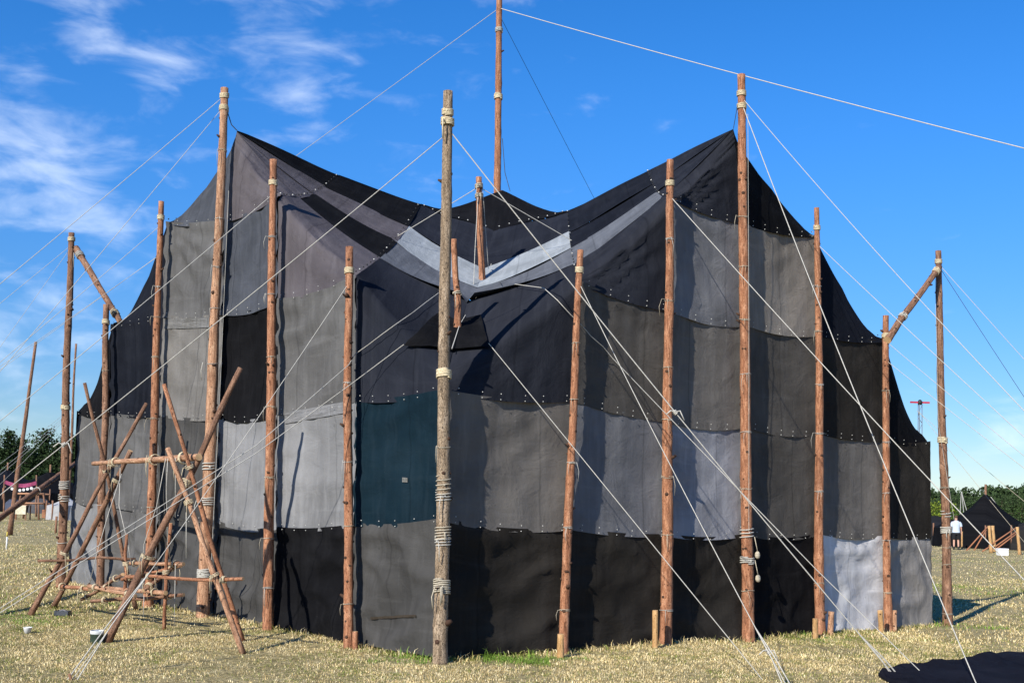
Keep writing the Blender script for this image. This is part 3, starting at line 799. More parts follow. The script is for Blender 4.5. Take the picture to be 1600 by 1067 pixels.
tent_pole('R2', (1040, 1006), (1047, 250), 22, 12, nR, 'bright reddish pole on the dark wall with a short stake at its foot', [BIG(287), TIE(375, 2), TIE(470, 2), TIE(575), TIE(655), TIE(742), TIE(830, 2), TIE(945)], minout=.2)
tent_pole('RF', (1170, 1003), (1158, 117), 22, 13, nR, 'tall pole carrying the gable peak of the dark wall, rope hanks tied to it', [BIG(147), BIG(167), TIE(340, 2), TIE(418, 2), TIE(500), TIE(585, 2), TIE(675), TIE(760, 2), (828, 3, .05, .008, 'r', 0), (870, 4, .025, .009, 'r', 0), TIE(917)], minout=.2)
tent_pole('R4', (1282, 991), (1276, 325), 18, 9, nR, 'pole between the light grey bottom panel and the tall dark-wall pole', [BIG(356), TIE(447, 2), TIE(518), TIE(600), TIE(675), TIE(765, 2), TIE(905)], minout=.18)
tent_pole('R5', (1388, 986), (1384, 493), 15, 10, nR, 'short pole with a slanting prop at its head, right of the light grey panel', [BIG(525), TIE(610, 2), TIE(690), TIE(768), TIE(840, 2), TIE(920)], minout=.16)
tent_pole('R6', (1481, 977), (1466, 392), 17, 10, None, 'pole standing clear of the far end of the dark wall', [BIG(409), (687, 5, .02, .010, 't', 0), TIE(760, 0), (800, 2, .05, .008, 'r', 0), (825, 5, .022, .010, 'r', 2), TIE(850, 0), TIE(878, 0), TIE(952)], M_bark2)
# mast in the middle, and two short posts standing in the roof valley
def wy(b_, t, lst): return [((y - b_) / (t - b_), *rest) for y, *rest in lst]
mb = Vector((CEN.x + .02, CEN.y, gz(CEN.x, CEN.y) - .08)); mt_ = at(781, -70, CEN.y + .02)
pole('MAST', 'mast', mb, mt_, .085, .05, 'slender mast rising behind the roof peak to above the picture', 'mast', M_bark, [(.965 - .19, 6, .016, .01, 't', 0), (.88, 4, .02, .009, 'r', 0), (.62, 4, .02, .01, 'r', 1)], stubs=30)
def valley(q): return ptL(3, q)
def roof_post(key, bpx, tpx, q, label, wr, w):
    v0 = valley(q); b0 = at(*bpx, v0.y); b0.z -= .1
    pole(key, 'roof_post', b0, at(*tpx, v0.y), w / 2 * v0.y / F_PX, w / 2 * .85 * v0.y / F_PX, label, 'post', M_bark, wr, 'short posts standing in the roof valley', stubs=8)
roof_post('PA', (754, 446), (748, 277), .50, 'short post standing in the roof valley in front of the mast', [(.92, 4, .016, .008, 'w', 1), (.84, 3, .02, .008, 'w', 1)], 11)
roof_post('PB', (716, 507), (709, 374), .85, 'short post in the roof valley half hidden by the grey corner pole', [(.42, 2, .02, .007, 'w', 1)], 11)
# slanting props at the two far corners
pA, pB = pole_point('L6', 392), pole_point('L5', 500)
pole('PL', 'slanting_prop', pA + Vector((.06, .05, .05)), pB + Vector((.22, .1, -.02)), .055, .05, 'thin prop slanting from the dark end pole down to the pale wall', 'prop', M_bark2, [(.1, 4, .03, .008, 'r', 1), (.88, 4, .03, .008, 't', 0)], 'slanting props tied between end poles', n=10)
pA, pB = pole_point('R5', 532), pole_point('R6', 420)
pole('PR', 'slanting_prop', pA + Vector((.0, -.09, 0)), pB + Vector((-.02, -.09, .03)), .058, .05, 'thin prop slanting up from the short pole to the end pole of the dark wall', 'prop', M_bark2, [(.3, 3, .03, .008, 'r', 1), (.93, 4, .03, .008, 't', 0)], 'slanting props tied between end poles', n=10)
b0 = at(-190, 905, 15.0); b0 = Vector((b0.x, b0.y, gz(b0.x, b0.y) - .05))
e = at(128, 716, 23.2)
s_ = at(0, 808, 18.0)
pole('LEAN', 'leaning_pole', s_ + (s_ - e) * .55, e, .052, .044, 'long pole leaning up to the far end of the pale wall', 'pole', M_bark2, [(.6, 2, .02, .007, 'r', 1)], n=10)
# stakes at pole feet
def stake(base_px, top_py, w, n, out, label, mat=M_post, lean=0):
    b0 = on_plane(*base_px, F0 + n * out, n); b0.z = gz(b0.x, b0.y) - .06
    tp = on_plane(base_px[0] + lean, top_py, F0 + n * out, n)
    bm, pts, rs = pole_mesh(b0, tp, w / 2 * b0.y / F_PX, w / 2 * b0.y / F_PX * .96, random.random() * 50, n=9, stubs=2, bend=.0, mid_pts=30)
    tag(link('wooden_stake', bm, [mat, M_cut, M_knot]), label, 'stake', 'short stakes at the pole feet')
stake((1024, 1006), 953, 9, nR, .3, 'yellow split stake left of the bright reddish pole foot')
stake((876, 1020), 990, 11, nR, .35, 'stubby pale stake at the foot of the leaning pole')
stake((555, 1009), 986, 9, nL, .2, 'short brown stake beside the foot of the shortest pole', M_bark)
stake((1297, 990), 955, 9, nR, .22, 'brown stake right of the light grey panel\'s pole foot', M_pale, 2)
stake((1274, 991), 966, 9, nR, .35, 'pale stake left of the foot of the pole beside the light grey panel', M_post)
stake((1378, 986), 953, 8, nR, .25, 'yellow stake left of the short propped pole foot', M_post, -3)
stake((1398, 985), 953, 7, nR, .2, 'brown stake right of the short propped pole foot', M_pale)

# ------------------------------------------------------------------ the lashed timber rig
rig = empty('timber_rig', 'rough lashed timber rig with crossed legs and a low platform', 'rig', loc=tuple(on_ground(215, 975)))
bpy.context.view_layer.update()
rigbits = []
def rpole(name, a, b_, r0, r1, mat=None, bend=.03):
    r0 *= .52; r1 *= .6
    bm, pts, rs = pole_mesh(a, b_, r0, r1, len(rigbits) * 2.31 + 60, n=10, stubs=7, bend=bend, mid_pts=26)
    o = link(name, bm, [mat or M_bark2, M_cut, M_knot]); o.parent = rig; o.matrix_parent_inverse = rig.matrix_world.inverted()
    rigbits.append((o, pts, rs)); return o, pts, rs
def rlash(rp, t, turns=4, tw=1, mt=M_twine):
    o, pts, rs = rp
    wb = bmesh.new(); wrap_mesh(wb, pts, [r * 1.55 for r in rs], t, turns, .014, .0045, int(t * 997) + len(rigbits), tw)
    w = link('lashing', wb, mt, o); w.matrix_parent_inverse = Matrix()
g = lambda x, y: on_ground(x, y)
a0 = g(47, 961); A = rpole('leg', a0, at(229, 630, a0.y + .7), .07, .045); rlash(A, .70, 5, 1); rlash(A, .28, 3, 1)
a1 = g(66, 950); B2 = rpole('leg', a1 + Vector((.12, .1, 0)), at(204, 704, a0.y + .5), .075, .062); rlash(B2, .82, 4, 1)
cb = g(213, 948); cb = at(214, 948, 17.3); cb.z = gz(cb.x, cb.y) - .03
Cc = rpole('leg', cb, at(132, 598, a0.y + .6), .06, .04); rlash(Cc, .62, 3, 0)
e0 = g(167, 1003); E_ = rpole('leg', e0, at(376, 575, e0.y + .5), .092, .055, M_bark2); rlash(E_, .57, 6, 2); rlash(E_, .3, 3, 2)
f0 = g(380, 1021); F2 = rpole('leg', f0, at(262, 700, f0.y + .35), .062, .05, M_pale); rlash(F2, .73, 4, 1); rlash(F2, .37, 3, 2)
f1 = g(374, 1005); F1 = rpole('leg', f1 + Vector((0, .18, 0)), at(256, 600, f0.y + .75), .055, .04, M_bark); rlash(F1, .68, 3, 1)
D_ = rpole('crossbeam', at(146, 724, a0.y + .45), at(311, 714, e0.y + .25), .055, .075, M_pale); rlash(D_, .25, 4, 2); rlash(D_, .62, 3, 3); rlash(D_, .88, 4, 1)
G_ = rpole('rail', at(59, 876, a0.y + .05), at(212, 873, a0.y + .35), .035, .035, M_bark2)
H_ = rpole('rail', at(199, 901, e0.y + .35), at(380, 904, f0.y - .02), .04, .034, M_bark); rlash(H_, .2, 3, 2); rlash(H_, .84, 4, 1)
for x0, y0, Y0, x1, y1, Y1, r, mt in [(198, 880, 15.6, 287, 881, 14.9, .045, M_pale), (90, 915, 16.6, 140, 920, 15.8, .05, M_bark), (138, 915, 15.5, 212, 931, 14.8, .045, M_pale), (150, 918, 16.0, 259, 926, 14.7, .055, M_pale),
                                      (143, 939, 15.9, 287, 929, 15.0, .045, M_bark2), (128, 936, 16.6, 192, 897, 15.4, .045, M_bark2), (224, 922, 14.8, 280, 878, 15.2, .045, M_bark2), (190, 905, 16.1, 283, 884, 15.4, .04, M_bark)]:
    q = rpole('platform_log', at(x0, y0, Y0), at(x1, y1, Y1), r, r * .9, mt, .015); rlash(q, .15, 3, 0); rlash(q, .85, 3, 1)
for x0, y0, x1, y1, Y in [(195, 919, 198, 833, 15.4), (258, 959, 267, 817, 14.9)]:
    b_ = at(x0, y0, Y); b_.z = min(b_.z, gz(b_.x, b_.y) + (.3 if x0 == 195 else -.03)); q = rpole('upright', b_, at(x1, y1, Y), .042, .034, M_bark); rlash(q, .55, 4, 2)
def rig_cord(pts, r=.006, mt=None):
    bm = bmesh.new(); tube(bm, pts, r * .8, 5); o = link('cord', bm, mt or M_rope); o.parent = rig; o.matrix_parent_inverse = rig.matrix_world.inverted()
rig_cord([at(188, 726, 15.9), at(186, 790, 15.6), at(200, 850, 15.4), at(205, 880, 15.4)])
rig_cord([at(190, 740, 15.8), at(170, 800, 15.6), at(150, 870, 15.7), at(140, 912, 15.8)])
rig_cord([at(259, 716, 14.3), at(245, 790, 14.5), at(225, 850, 14.7), at(222, 905, 14.8)])
rig_cord([at(262, 716, 14.2), at(260, 760, 14.2), at(262, 850, 14.6), at(267, 880, 14.9)])
rig_cord([at(291, 800, 13.9), at(291, 872, 13.9)]); rig_cord([at(274, 715, 14.1), at(274, 808, 14.1)], .005)
rig_cord([at(274, 880, 14.9), at(273, 940, 14.9), at(272, 978, 14.9)], .005); rig_cord([at(225, 930, 14.8), at(224, 962, 14.8)], .005)

# ------------------------------------------------------------------ guy ropes
def rope_mesh(a, b_, r, sag, n=20):
    r *= .54 if b_.x < -.5 and a.x < 1 else .62
    bm = bmesh.new(); pts = []
    for i in range(n + 1):
        t = i / n; p = lerp(a, b_, t); p.z -= sag * 4 * t * (1 - t); pts.append(p)
    tube(bm, pts, r, 5, False); return bm, pts
def knot_part(o, p, d, r):
    bm = bmesh.new(); u, v = frame(d)
    path = [p + d.normalized() * (.05 * (i / 16 - .5)) + u * math.cos(i * 1.3) * r * 1.9 + v * math.sin(i * 1.3) * r * 1.9 for i in range(17)]
    tube(bm, path, r * .8, 5)
    for s in (1, -1):
        tube(bm, [p, p + Vector((s * .05, -.02, .015)), p + Vector((s * .10, -.03, -.03 * (s + 2)))], r * .75, 4)
    link('knot', bm, M_rope, o)
def drop_to_ground(a, b_):
    """extend the line a -> b until it reaches the ground"""
    for k in range(1, 400):
        p = a + (b_ - a) * (k * .02)
        if p.z <= gz(p.x, p.y): return p
    return p
def peg(p, d, label):
    bm = bmesh.new(); h = Vector((d.x, d.y, 0)).normalized()
    tube(bm, [p - Vector((0, 0, .12)) - h * .05, p + Vector((0, 0, .06)) + h * .03], .014, 7)
    return tag(link('tent_peg', bm, M_bark2), label, 'peg', 'pegs of the guy ropes')
def guy(a, px2, dirv, label, r=.009, sag=.06, mat=None, knot=None, ground=True, group='guy ropes of the big tent', stop=None, fork=0):
    """rope from a, lying in the upright plane through a along dirv, seen passing image point px2"""
    n = Vector((-dirv[1], dirv[0], 0)).normalized()
    b_ = on_plane(*px2, a, n) if stop is None else stop
    e = drop_to_ground(a, b_) if ground else b_
    if (e - a).length > 45: e = a + (e - a).normalized() * 45
    e = Vector(e)
    bm, pts = rope_mesh(a, e, r, sag)
    if fork:
        i = int(len(pts) * (1 - fork)); s = pts[i]
        for q in (-1, 1): tube(bm, [s, lerp(s, e, .5) + Vector((q * .02, 0, .03)), e + Vector((q * .05, .02, 0))], r * .8, 5, False)
    o = tag(link('guy_rope', bm, mat or M_rope), label, 'rope', group)
    if knot is not None:
        i = int(knot * (len(pts) - 1)); knot_part(o, pts[i], e - a, r)
    return o, e
PP = pole_point
GRP = 'guy ropes of the big tent'
dl2 = (-.744, -.668); dr2 = (.668, -.744)
guy(PP('LF', 152), (0, 437), dl2, 'uppermost pale rope from the tall pale-wall pole across the sky', .0085)
guy(PP('LF', 165), (0, 574), (-.9, -.45), 'second rope from the tall pale-wall pole, steeper than the uppermost', .0075)
guy(PP('L4', 352), (0, 560), dl2, 'rope from the top lashing of the pole behind the rig', .0075)
guy(PP('L4', 398), (0, 567), dl2, 'rope from just under the top of the pole behind the rig', .006)
guy(PP('L6', 384), (0, 471), dl2, 'upper rope from the head of the dark end pole', .007)
guy(PP('L6', 387), (0, 538), (-.9, -.4), 'lower steep rope from the head of the dark end pole', .006)
guy(PP('L2', 303), (0, 650), dl2, 'rope from the twig-bearing red-brown pole to the open grass', .0085)
guy(PP('F', 208), (0, 766), (-1, -.12), 'long knotted rope from the grey corner pole across the pale wall', .0095, knot=.62)
gE = on_ground(112, 1062)
guy(PP('L1', 440), None, dl2, 'rope from the shortest pole down to the peg by the tin', .0075, stop=gE, fork=.28)
peg(gE, gE - PP('L1', 440), 'short peg in the grass before the rig and the tin')
gr = on_ground(1402, 1060)
guy(PP('F', 198), None, dr2, 'thick knotted rope from the grey corner pole across the dark wall', .0105, stop=gr, knot=.52, fork=.1); peg(gr, Vector((1, -.3, 0)), 'peg at the near corner of the black sheet')
guy(PP('R1', 440), (1225, 1062), dr2, 'rope from the leaning pole running steeply down to the near grass', .0085, fork=.16, knot=.9)
guy(PP('R2', 305), (1459, 748), dr2, 'rope from the bright reddish pole crossing all the dark wall', .0095)
guy(PP('RF', 152), (1520, 531), dr2, 'outer rope from the tall dark-wall pole against the sky', .008, sag=.2)
guy(PP('RF', 160), (1526, 1066), (.35, -.94), 'steep white rope from the tall dark-wall pole to the black tarp', .0105, sag=.12)
guy(PP('R4', 380), (1600, 675), dr2, 'rope from the pole beside the light panel into the sky', .008)
guy(PP('R5', 532), (1600, 706), dr2, 'rope from the short propped pole, upper of its two', .0075)
guy(PP('R5', 562), (1600, 725), dr2, 'rope from the short propped pole, lower of its two', .0075)
guy(PP('R6', 412), (1600, 557), (.95, -.3), 'pale rope from the head of the dark-wall end pole', .008)
guy(PP('R6', 415), (1600, 615), (.95, .1), 'dark cord from the head of the dark-wall end pole', .007, mat=M_rope_dk)
guy(PP('MAST', 12), None, dr2, 'white rope from the mast top sweeping down over the dark wall', .012, sag=.25, stop=at(1600, 203, 14.0), ground=True)
guy(PP('MAST', 12), None, dl2, 'white rope from the mast top down behind the pale gable', .010, stop=at(465, 240, 24.5))
guy(PP('MAST', 22), None, dl2, 'thin dark cord from the mast top behind the roof', .007, stop=at(927, 305, 26), mat=M_rope_dk)
# ropes over the roof valley and from the rain flap
def line(pts, label, r=.008, mat=None, group=GRP):
    bm = bmesh.new(); tube(bm, pts, r * .66, 5, False); return tag(link('guy_rope', bm, mat or M_rope), label, 'rope', group)
pv = valley(.60) + Vector((.05, 0, .06))
q1 = ptR(2.55, .62) + Vector((0, 0, .05)); gA = on_ground(1454, 1064)
def over(pts, off=.07, n=6):
    out = []
    for (x0, y0), (x1, y1) in zip(pts, pts[1:]): out += [surf(lerp(x0, x1, i / n), lerp(y0, y1, i / n), off) for i in range(n)]
    return out + [surf(*pts[-1], off)]
line(over([(783, 449), (853, 458), (951, 560)]) + [ at(1160, 771, 13.4), at(1274, 888, 13.5), gA], 'rope over the roof crease and down across the dark wall', .008); peg(gA, Vector((1, -.3, 0)), 'peg a little way along the black sheet from its corner')
gB = on_ground(1192, 1062)
line([surf(764, 543, .06), gB], 'rope from the rain flap down to the near grass in front of the dark wall', .0075)
gC = at(-250, 1080, 10.6); gC.z = gz(gC.x, gC.y)
line(over([(684, 466), (562, 555)]) + [at(545, 570, PP('L1', 570).y - .12), at(400, 696, 12.7), at(0, 950, 11.3), gC], 'rope over the roof crease and down across the pale wall', .007)
line([surf(638, 540, .07), at(550, 599, PP('L1', 599).y - .13), at(400, 708, 12.6), at(0, 957, 11.3), gC + Vector((.1, .2, 0))], 'rope from the rain flap down across the pale wall', .007)
pa = PP('PA', 292)
line([pa, ptL(2.0, .42) + Vector((0, 0, .05))], 'short rope from the roof post to the pale roof strip', .009)
line([pa, ptR(2.0, .40) + Vector((0, 0, .05))], 'short rope from the roof post to the dark roof seam', .009)
line([PP('PA', 285), at(742, 395, pa.y - .2), at(739, 478, pa.y - .4)], 'cord hanging along the left of the roof post', .008)
line([PP('PA', 285) + Vector((.05, 0, 0)), at(763, 420, pa.y + .1)], 'cord hanging along the right of the roof post', .007)
line([at(773, 378, valley(.24).y), at(765, 428, valley(.47).y)], 'cord pulling the centre hood down the valley', .009)
line([at(754, 448, 16.6), at(718, 508, 13.9), at(706, 545, 13.3)], 'rope from the roof post foot to the rain flap', .009)
line([pole_point('RF', 168) + Vector((-.08, -.1, 0)), NR[3][5] + Vector((0, 0, .02))], 'tie from the tall dark-wall pole to the gable peak', .007, M_rope_dk, 'ties at the tent peaks')
line([pole_point('LF', 160), lerp(pole_point('LF', 160), NL[3][5], .6) + Vector((0, 0, -.08)), NL[3][5] + Vector((0, 0, .02))], 'tie from the tall pale-wall pole to the gable peak', .011, M_rope_dk, 'ties at the tent peaks')
line([PP('MAST', 215) + Vector((.08, 0, 0)), at(789, 270, CEN.y - .05), at(797, 299, CEN.y - .1)], 'tie from the mast to the roof peak', .009, M_rope_dk, 'ties at the tent peaks')
x = PP('RF', 185); line([x + Vector((.06, -.13, 0)), PP('RF', 500) + Vector((.03, -.14, 0)), PP('RF', 830) + Vector((.0, -.15, 0))], 'slack halyard running down the tall dark-wall pole', .005)
x = PP('LF', 300); line([x + Vector((.14, -.1, 0)), PP('LF', 600) + Vector((.14, -.1, 0)), PP('LF', 880) + Vector((.12, -.12, 0))], 'slack halyard running down the tall pale-wall pole', .005)
x = PP('R6', 420); line([x + Vector((-.1, -.1, 0)), PP('R6', 660) + Vector((-.1, -.1, 0)), PP('R6', 820) + Vector((.1, -.14, 0))], 'slack halyard running down the dark-wall end pole', .005)
for y, lab in ((866, 'upper small rope hank hanging on the tall dark-wall pole'), (900, 'lower small rope hank hanging on the tall dark-wall pole')):
    c = PP('RF', y) + Vector((.12, -.12, 0)); bm = bmesh.new()
    for q in range(6):
        tw_ = q * PI / 6
        tube(bm, [c + Vector((math.cos(a) * .028 * math.cos(tw_), math.cos(a) * .028 * math.sin(tw_), math.sin(a) * .045)) for a in [i * PI / 5 for i in range(11)]], .010, 5)
    tube(bm, [c + Vector((math.cos(i * .8) * .030, math.sin(i * .8) * .030, -.02 + i * .0018)) for i in range(24)], .008, 5)
    tube(bm, [c + Vector((0, 0, .05)), c + Vector((-.04, .02, .25))], .006, 5)
    tag(link('rope_hank', bm, M_twine2), lab, 'rope hank', 'rope hanks on the tall pole')
# thin far guys behind the end pole of the dark wall
for px, py, qx, qy, lab in [(1433, 642, 1574, 757, 'thin cord behind the dark-wall end pole, the flatter of two'), (1436, 643, 1530, 757, 'thin cord behind the dark-wall end pole, the steeper of two')]:
    guy(at(px, py, 26), None, dr2, lab, .007, stop=at(qx, qy, 24), mat=M_twine2, group='thin cords behind the tent')

# ------------------------------------------------------------------ things on the grass
def lathe(bm, c, prof, n=20, mi=0):
    rings = [[bm.verts.new(Vector(c) + Vector((math.cos(2 * PI * k / n) * r, math.sin(2 * PI * k / n) * r, z))) for k in range(n)] for r, z in prof]
    for a, b_ in zip(rings, rings[1:]):
        for k in range(n):
            f = bm.faces.new((a[k], a[(k + 1) % n], b_[(k + 1) % n], b_[k])); f.smooth = True; f.material_index = mi
p = on_ground(151, 1004)
tin = empty('tin_can', 'dark green tin with a white rim beside the rig leg', 'tin', loc=tuple(p))
bm = bmesh.new(); lathe(bm, (0, 0, 0), [(.0, .002), (.072, .002), (.075, .01), (.075, .10), (.078, .105), (.075, .11), (.068, .11), (.066, .012), (0, .012)]); link('body', bm, plain('green_tin', (.03, .05, .035), .45, .2, 8, .5), tin)
bm = bmesh.new(); lathe(bm, (0, 0, 0), [(.0765, .104), (.079, .108), (.079, .14), (.075, .145), (.070, .14), (.070, .108)]); link('rim', bm, plain('tin_rim', (.6, .62, .6), .4), tin)
p = on_ground(43, 989)
bm = bmesh.new(); lathe(bm, p, [(0, 0), (.035, 0), (.052, .07), (.055, .075), (.05, .072), (.034, .006), (0, .006)], 16); tag(link('paper_cup', bm, plain('white_cup', (.75, .75, .74), .5, .05)), 'small white cup lying low in the grass', 'cup')
p = on_ground(98, 962)
tr = empty('dark_tray', 'small dark tray on the grass near the rig leg', 'tray', loc=tuple(p))
bm = bmesh.new(); box(bm, (0, 0, .02), .19, .13, .02); box(bm, (0, .065, .045), .19, .012, .06); box(bm, (0, -.065, .045), .19, .012, .06); box(bm, (.095, 0, .045), .012, .118, .06); box(bm, (-.095, 0, .045), .012, .118, .06)
link('body', bm, plain('dark_plastic', (.05, .055, .065), .4, .2, 6, .5), tr)
bm = bmesh.new(); tube(bm, [Vector((-.08, 0, .05)), Vector((0, 0, .085)), Vector((.08, 0, .05))], .01, 6); link('handle', bm, plain('grey_handle', (.2, .2, .22), .4), tr)
# black tarp spread on the near grass
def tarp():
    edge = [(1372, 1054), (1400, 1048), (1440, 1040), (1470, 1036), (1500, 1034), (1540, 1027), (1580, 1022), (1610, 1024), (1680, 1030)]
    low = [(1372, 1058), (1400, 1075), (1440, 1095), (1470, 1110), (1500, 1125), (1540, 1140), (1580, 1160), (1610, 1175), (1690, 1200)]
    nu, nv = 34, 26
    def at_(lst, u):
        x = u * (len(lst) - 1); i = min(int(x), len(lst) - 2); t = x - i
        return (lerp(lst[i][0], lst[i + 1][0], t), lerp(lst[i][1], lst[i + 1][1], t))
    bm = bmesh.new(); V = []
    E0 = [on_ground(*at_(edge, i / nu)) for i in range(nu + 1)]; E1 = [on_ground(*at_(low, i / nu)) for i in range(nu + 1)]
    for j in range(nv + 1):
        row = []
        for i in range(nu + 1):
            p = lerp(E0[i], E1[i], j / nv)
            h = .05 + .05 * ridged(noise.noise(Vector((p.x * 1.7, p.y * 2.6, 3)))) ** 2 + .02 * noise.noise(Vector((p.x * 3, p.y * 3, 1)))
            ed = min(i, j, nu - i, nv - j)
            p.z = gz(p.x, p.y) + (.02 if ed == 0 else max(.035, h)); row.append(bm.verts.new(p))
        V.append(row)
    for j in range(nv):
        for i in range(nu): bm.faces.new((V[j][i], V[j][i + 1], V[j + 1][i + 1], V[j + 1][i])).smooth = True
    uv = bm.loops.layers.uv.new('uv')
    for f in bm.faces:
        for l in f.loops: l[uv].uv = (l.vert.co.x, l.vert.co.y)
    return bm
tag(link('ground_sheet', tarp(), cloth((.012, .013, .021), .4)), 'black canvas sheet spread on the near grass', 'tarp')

# ------------------------------------------------------------------ far things: left camp
YB = 55.0
def bpole(a, b_, r0, r1, name, label, cat, group=None, mat=None):
    bm, pts, rs = pole_mesh(a, b_, r0, r1, random.random() * 90, n=8, stubs=3, bend=.04, mid_pts=10)
    return tag(link(name, bm, [mat or M_bark2, M_cut, M_knot]), label, cat, group)
def gpt(px, Y):
    p = at(px, 800, Y); p.z = gz(p.x, p.y); return p
q0 = gpt(16, 46); bpole(on_ground(15, 836), at(56, 534, on_ground(15, 836).y), .09, .05, 'far_mast', 'thin leaning mast standing alone on the far grass', 'mast')
q0 = gpt(106, 60); bpole(q0, at(119, 537, 60), .08, .05, 'far_mast', 'thin mast half hidden behind the dark end pole', 'mast')
topm = at(56, 545, 44)
for i, (px, py) in enumerate([(0, 722), (0, 735), (0, 742), (0, 760)]):
    bm, pts = rope_mesh(at(108 - i * 3, 640 + i * 6, 40), at(px - 30, py + 24, 34), .010, .05, 8); tag(link('guy_rope', bm, M_rope), ['uppermost of the thin far ropes before the pines', 'second from top of the thin far ropes before the pines', 'third from top of the thin far ropes before the pines', 'lowest of the thin far ropes before the pines'][i], 'rope', 'thin far guy ropes by the tree line')
def far_tent(name, px, Y, wid, hh, peak, label, mat, poles=True, dep=None):
    """low black yurt-like tent: walls, a hipped roof with sagging sides and a centre pole"""
    c = gpt(px, Y); t = empty(name, label, 'tent', 'far tents', loc=tuple(c))
    n = 8; dep = dep or wid
    def ring(f, z): return [Vector((math.cos(2 * PI * (k + .5) / n) * wid / 2 * f, math.sin(2 * PI * (k + .5) / n) * dep / 2 * f, z)) for k in range(n)]
    rs = [ring(1.03, -.03), ring(1.0, hh), ring(.62, hh + (peak - hh) * .26), ring(.3, hh + (peak - hh) * .6), ring(.04, peak)]
    for nm, r2 in (('wall', rs[:2]), ('roof', rs[1:])):
        bm = bmesh.new(); uv = bm.loops.layers.uv.new('uv')
        for a, b_ in zip(r2, r2[1:]):
            for k in range(n):
                f = bm.faces.new([bm.verts.new(x) for x in (a[k], a[(k + 1) % n], b_[(k + 1) % n], b_[k])])
                for l in f.loops: l[uv].uv = (l.vert.co.x + l.vert.co.y, l.vert.co.z)
        link(nm, bm, mat, t)
    if poles:
        bm, _, _ = pole_mesh(Vector((0, 0, 0)), Vector((0, 0, peak + .2 * peak)), .07, .06, 5.5, n=8, stubs=2, mid_pts=8); link('centre_pole', bm, [M_bark2, M_cut, M_knot], t)
    for k in range(n):
        bm = bmesh.new(); tube(bm, [rs[1][k] * 1.0 - Vector((0, 0, hh + .05)), rs[1][k] + Vector((0, 0, .25))], .04, 6); link('side_pole', bm, M_bark2, t)
    return t
far_tent('dark_tent', 75, 74, 7.5, 1.2, 2.5, 'low black tent beneath the pines beside the white table', M_black)
far_tent('dark_tent', 8, 78, 7, 1.3, 2.6, 'low blue-black tent at the edge of the pines under the pink pennant', cloth(C['N']))
far_tent('white_tent', 104, 58, 1.9, .7, 1.15, 'small off-white tent next to the pale wall\'s far end', plain('grey_white_canvas', (.36, .36, .36), .9, .15), False)
# pennant between two poles
pn = empty('pink_pennant', 'pink pennant strung between two thin poles in the far camp', 'banner', loc=tuple(gpt(32, 62)))
def pn_part(name, bm, mat):
    o = link(name, bm, mat, pn); o.matrix_parent_inverse = Matrix.Translation(-Vector(pn.location)); return o
Yp = 62
for px in (6, 57):
    b0 = gpt(px, Yp); bm, _, _ = pole_mesh(b0, at(px + (1 if px < 20 else 0), 742, Yp), .05, .04, px * .3, n=7, stubs=2, mid_pts=8); pn_part('banner_pole', bm, [M_bark2, M_cut, M_knot])
bm = bmesh.new(); rows_ = []
for i in range(13):
    u = i / 12; x = lerp(6, 57, u); sg = 8 * 4 * u * (1 - u)
    rows_.append((bm.verts.new(at(x, lerp(749, 751, u) + sg * .7, Yp - .02 + .05 * math.sin(i))), bm.verts.new(at(x, lerp(755, 757, u) + sg * .7, Yp - .06 + .05 * math.sin(i * 1.3)))))
for a, b_ in zip(rows_, rows_[1:]): bm.faces.new((a[0], b_[0], b_[1], a[1]))
pn_part('cloth', bm, plain('pink_cloth', (.24, .045, .10), .8))
for px in (19, 31, 37, 43, 49):
    bm = bmesh.new(); p = at(px, 766 - abs(px - 32) * .2, Yp - .05)
    for s in (0, 1):
        w = .085; vs_ = [bm.verts.new(p + Vector((math.cos(k * PI / 3) * w, .012 * (2 * s - 1), math.sin(k * PI / 3) * w))) for k in range(6)]
        bm.faces.new(vs_ if s == 0 else vs_[::-1])
    pn_part('pendant', bm, M_white)
# trestle look-out frame, white table, red cloth line, crates
def trestle(px, Y, w, h, label):
    c = gpt(px, Y); t = empty('pole_trestle', label, 'trestle', loc=tuple(c))
    for sx_ in (-1, 1):
        for sy in (-1, 1):
            bm = bmesh.new(); tube(bm, [Vector((sx_ * w * .6, sy * .5, -.05)), Vector((sx_ * w * .42, sy * .3, h * 1.05))], [.05, .04], 7); link('leg', bm, M_bark2, t)
    for z in (h * .62, h):
        bm = bmesh.new(); tube(bm, [Vector((-w * .75, -.4, z)), Vector((w * .75, -.4, z + .03))], .045, 7); link('rail', bm, M_pale, t)
        bm = bmesh.new(); tube(bm, [Vector((-w * .75, .4, z)), Vector((w * .75, .4, z))], .045, 7); link('rail', bm, M_pale, t)
    bm = bmesh.new(); box(bm, (0, 0, h * .65), w * 1.3, .8, .04); link('deck', bm, M_pale, t)
trestle(49, 58, 1.0, 1.25, 'pole trestle with two rails in the far camp near the white table')
c = gpt(33, 56); t = empty('camp_table', 'pale table with a cloth front in the far camp', 'table', loc=tuple(c))
bm = bmesh.new(); box(bm, (0, 0, .72), .75, .6, .03); link('top', bm, M_pale, t)
bm = bmesh.new(); box(bm, (0, -.31, .5), .7, .015, .42); link('cloth_front', bm, plain('cream_cloth', (.6, .55, .4), .9), t)
for sx_ in (-1, 1):
    for sy in (-1, 1):
        bm = bmesh.new(); box(bm, (sx_ * .34, sy * .26, .34), .05, .05, .72); link('leg', bm, M_bark2, t)
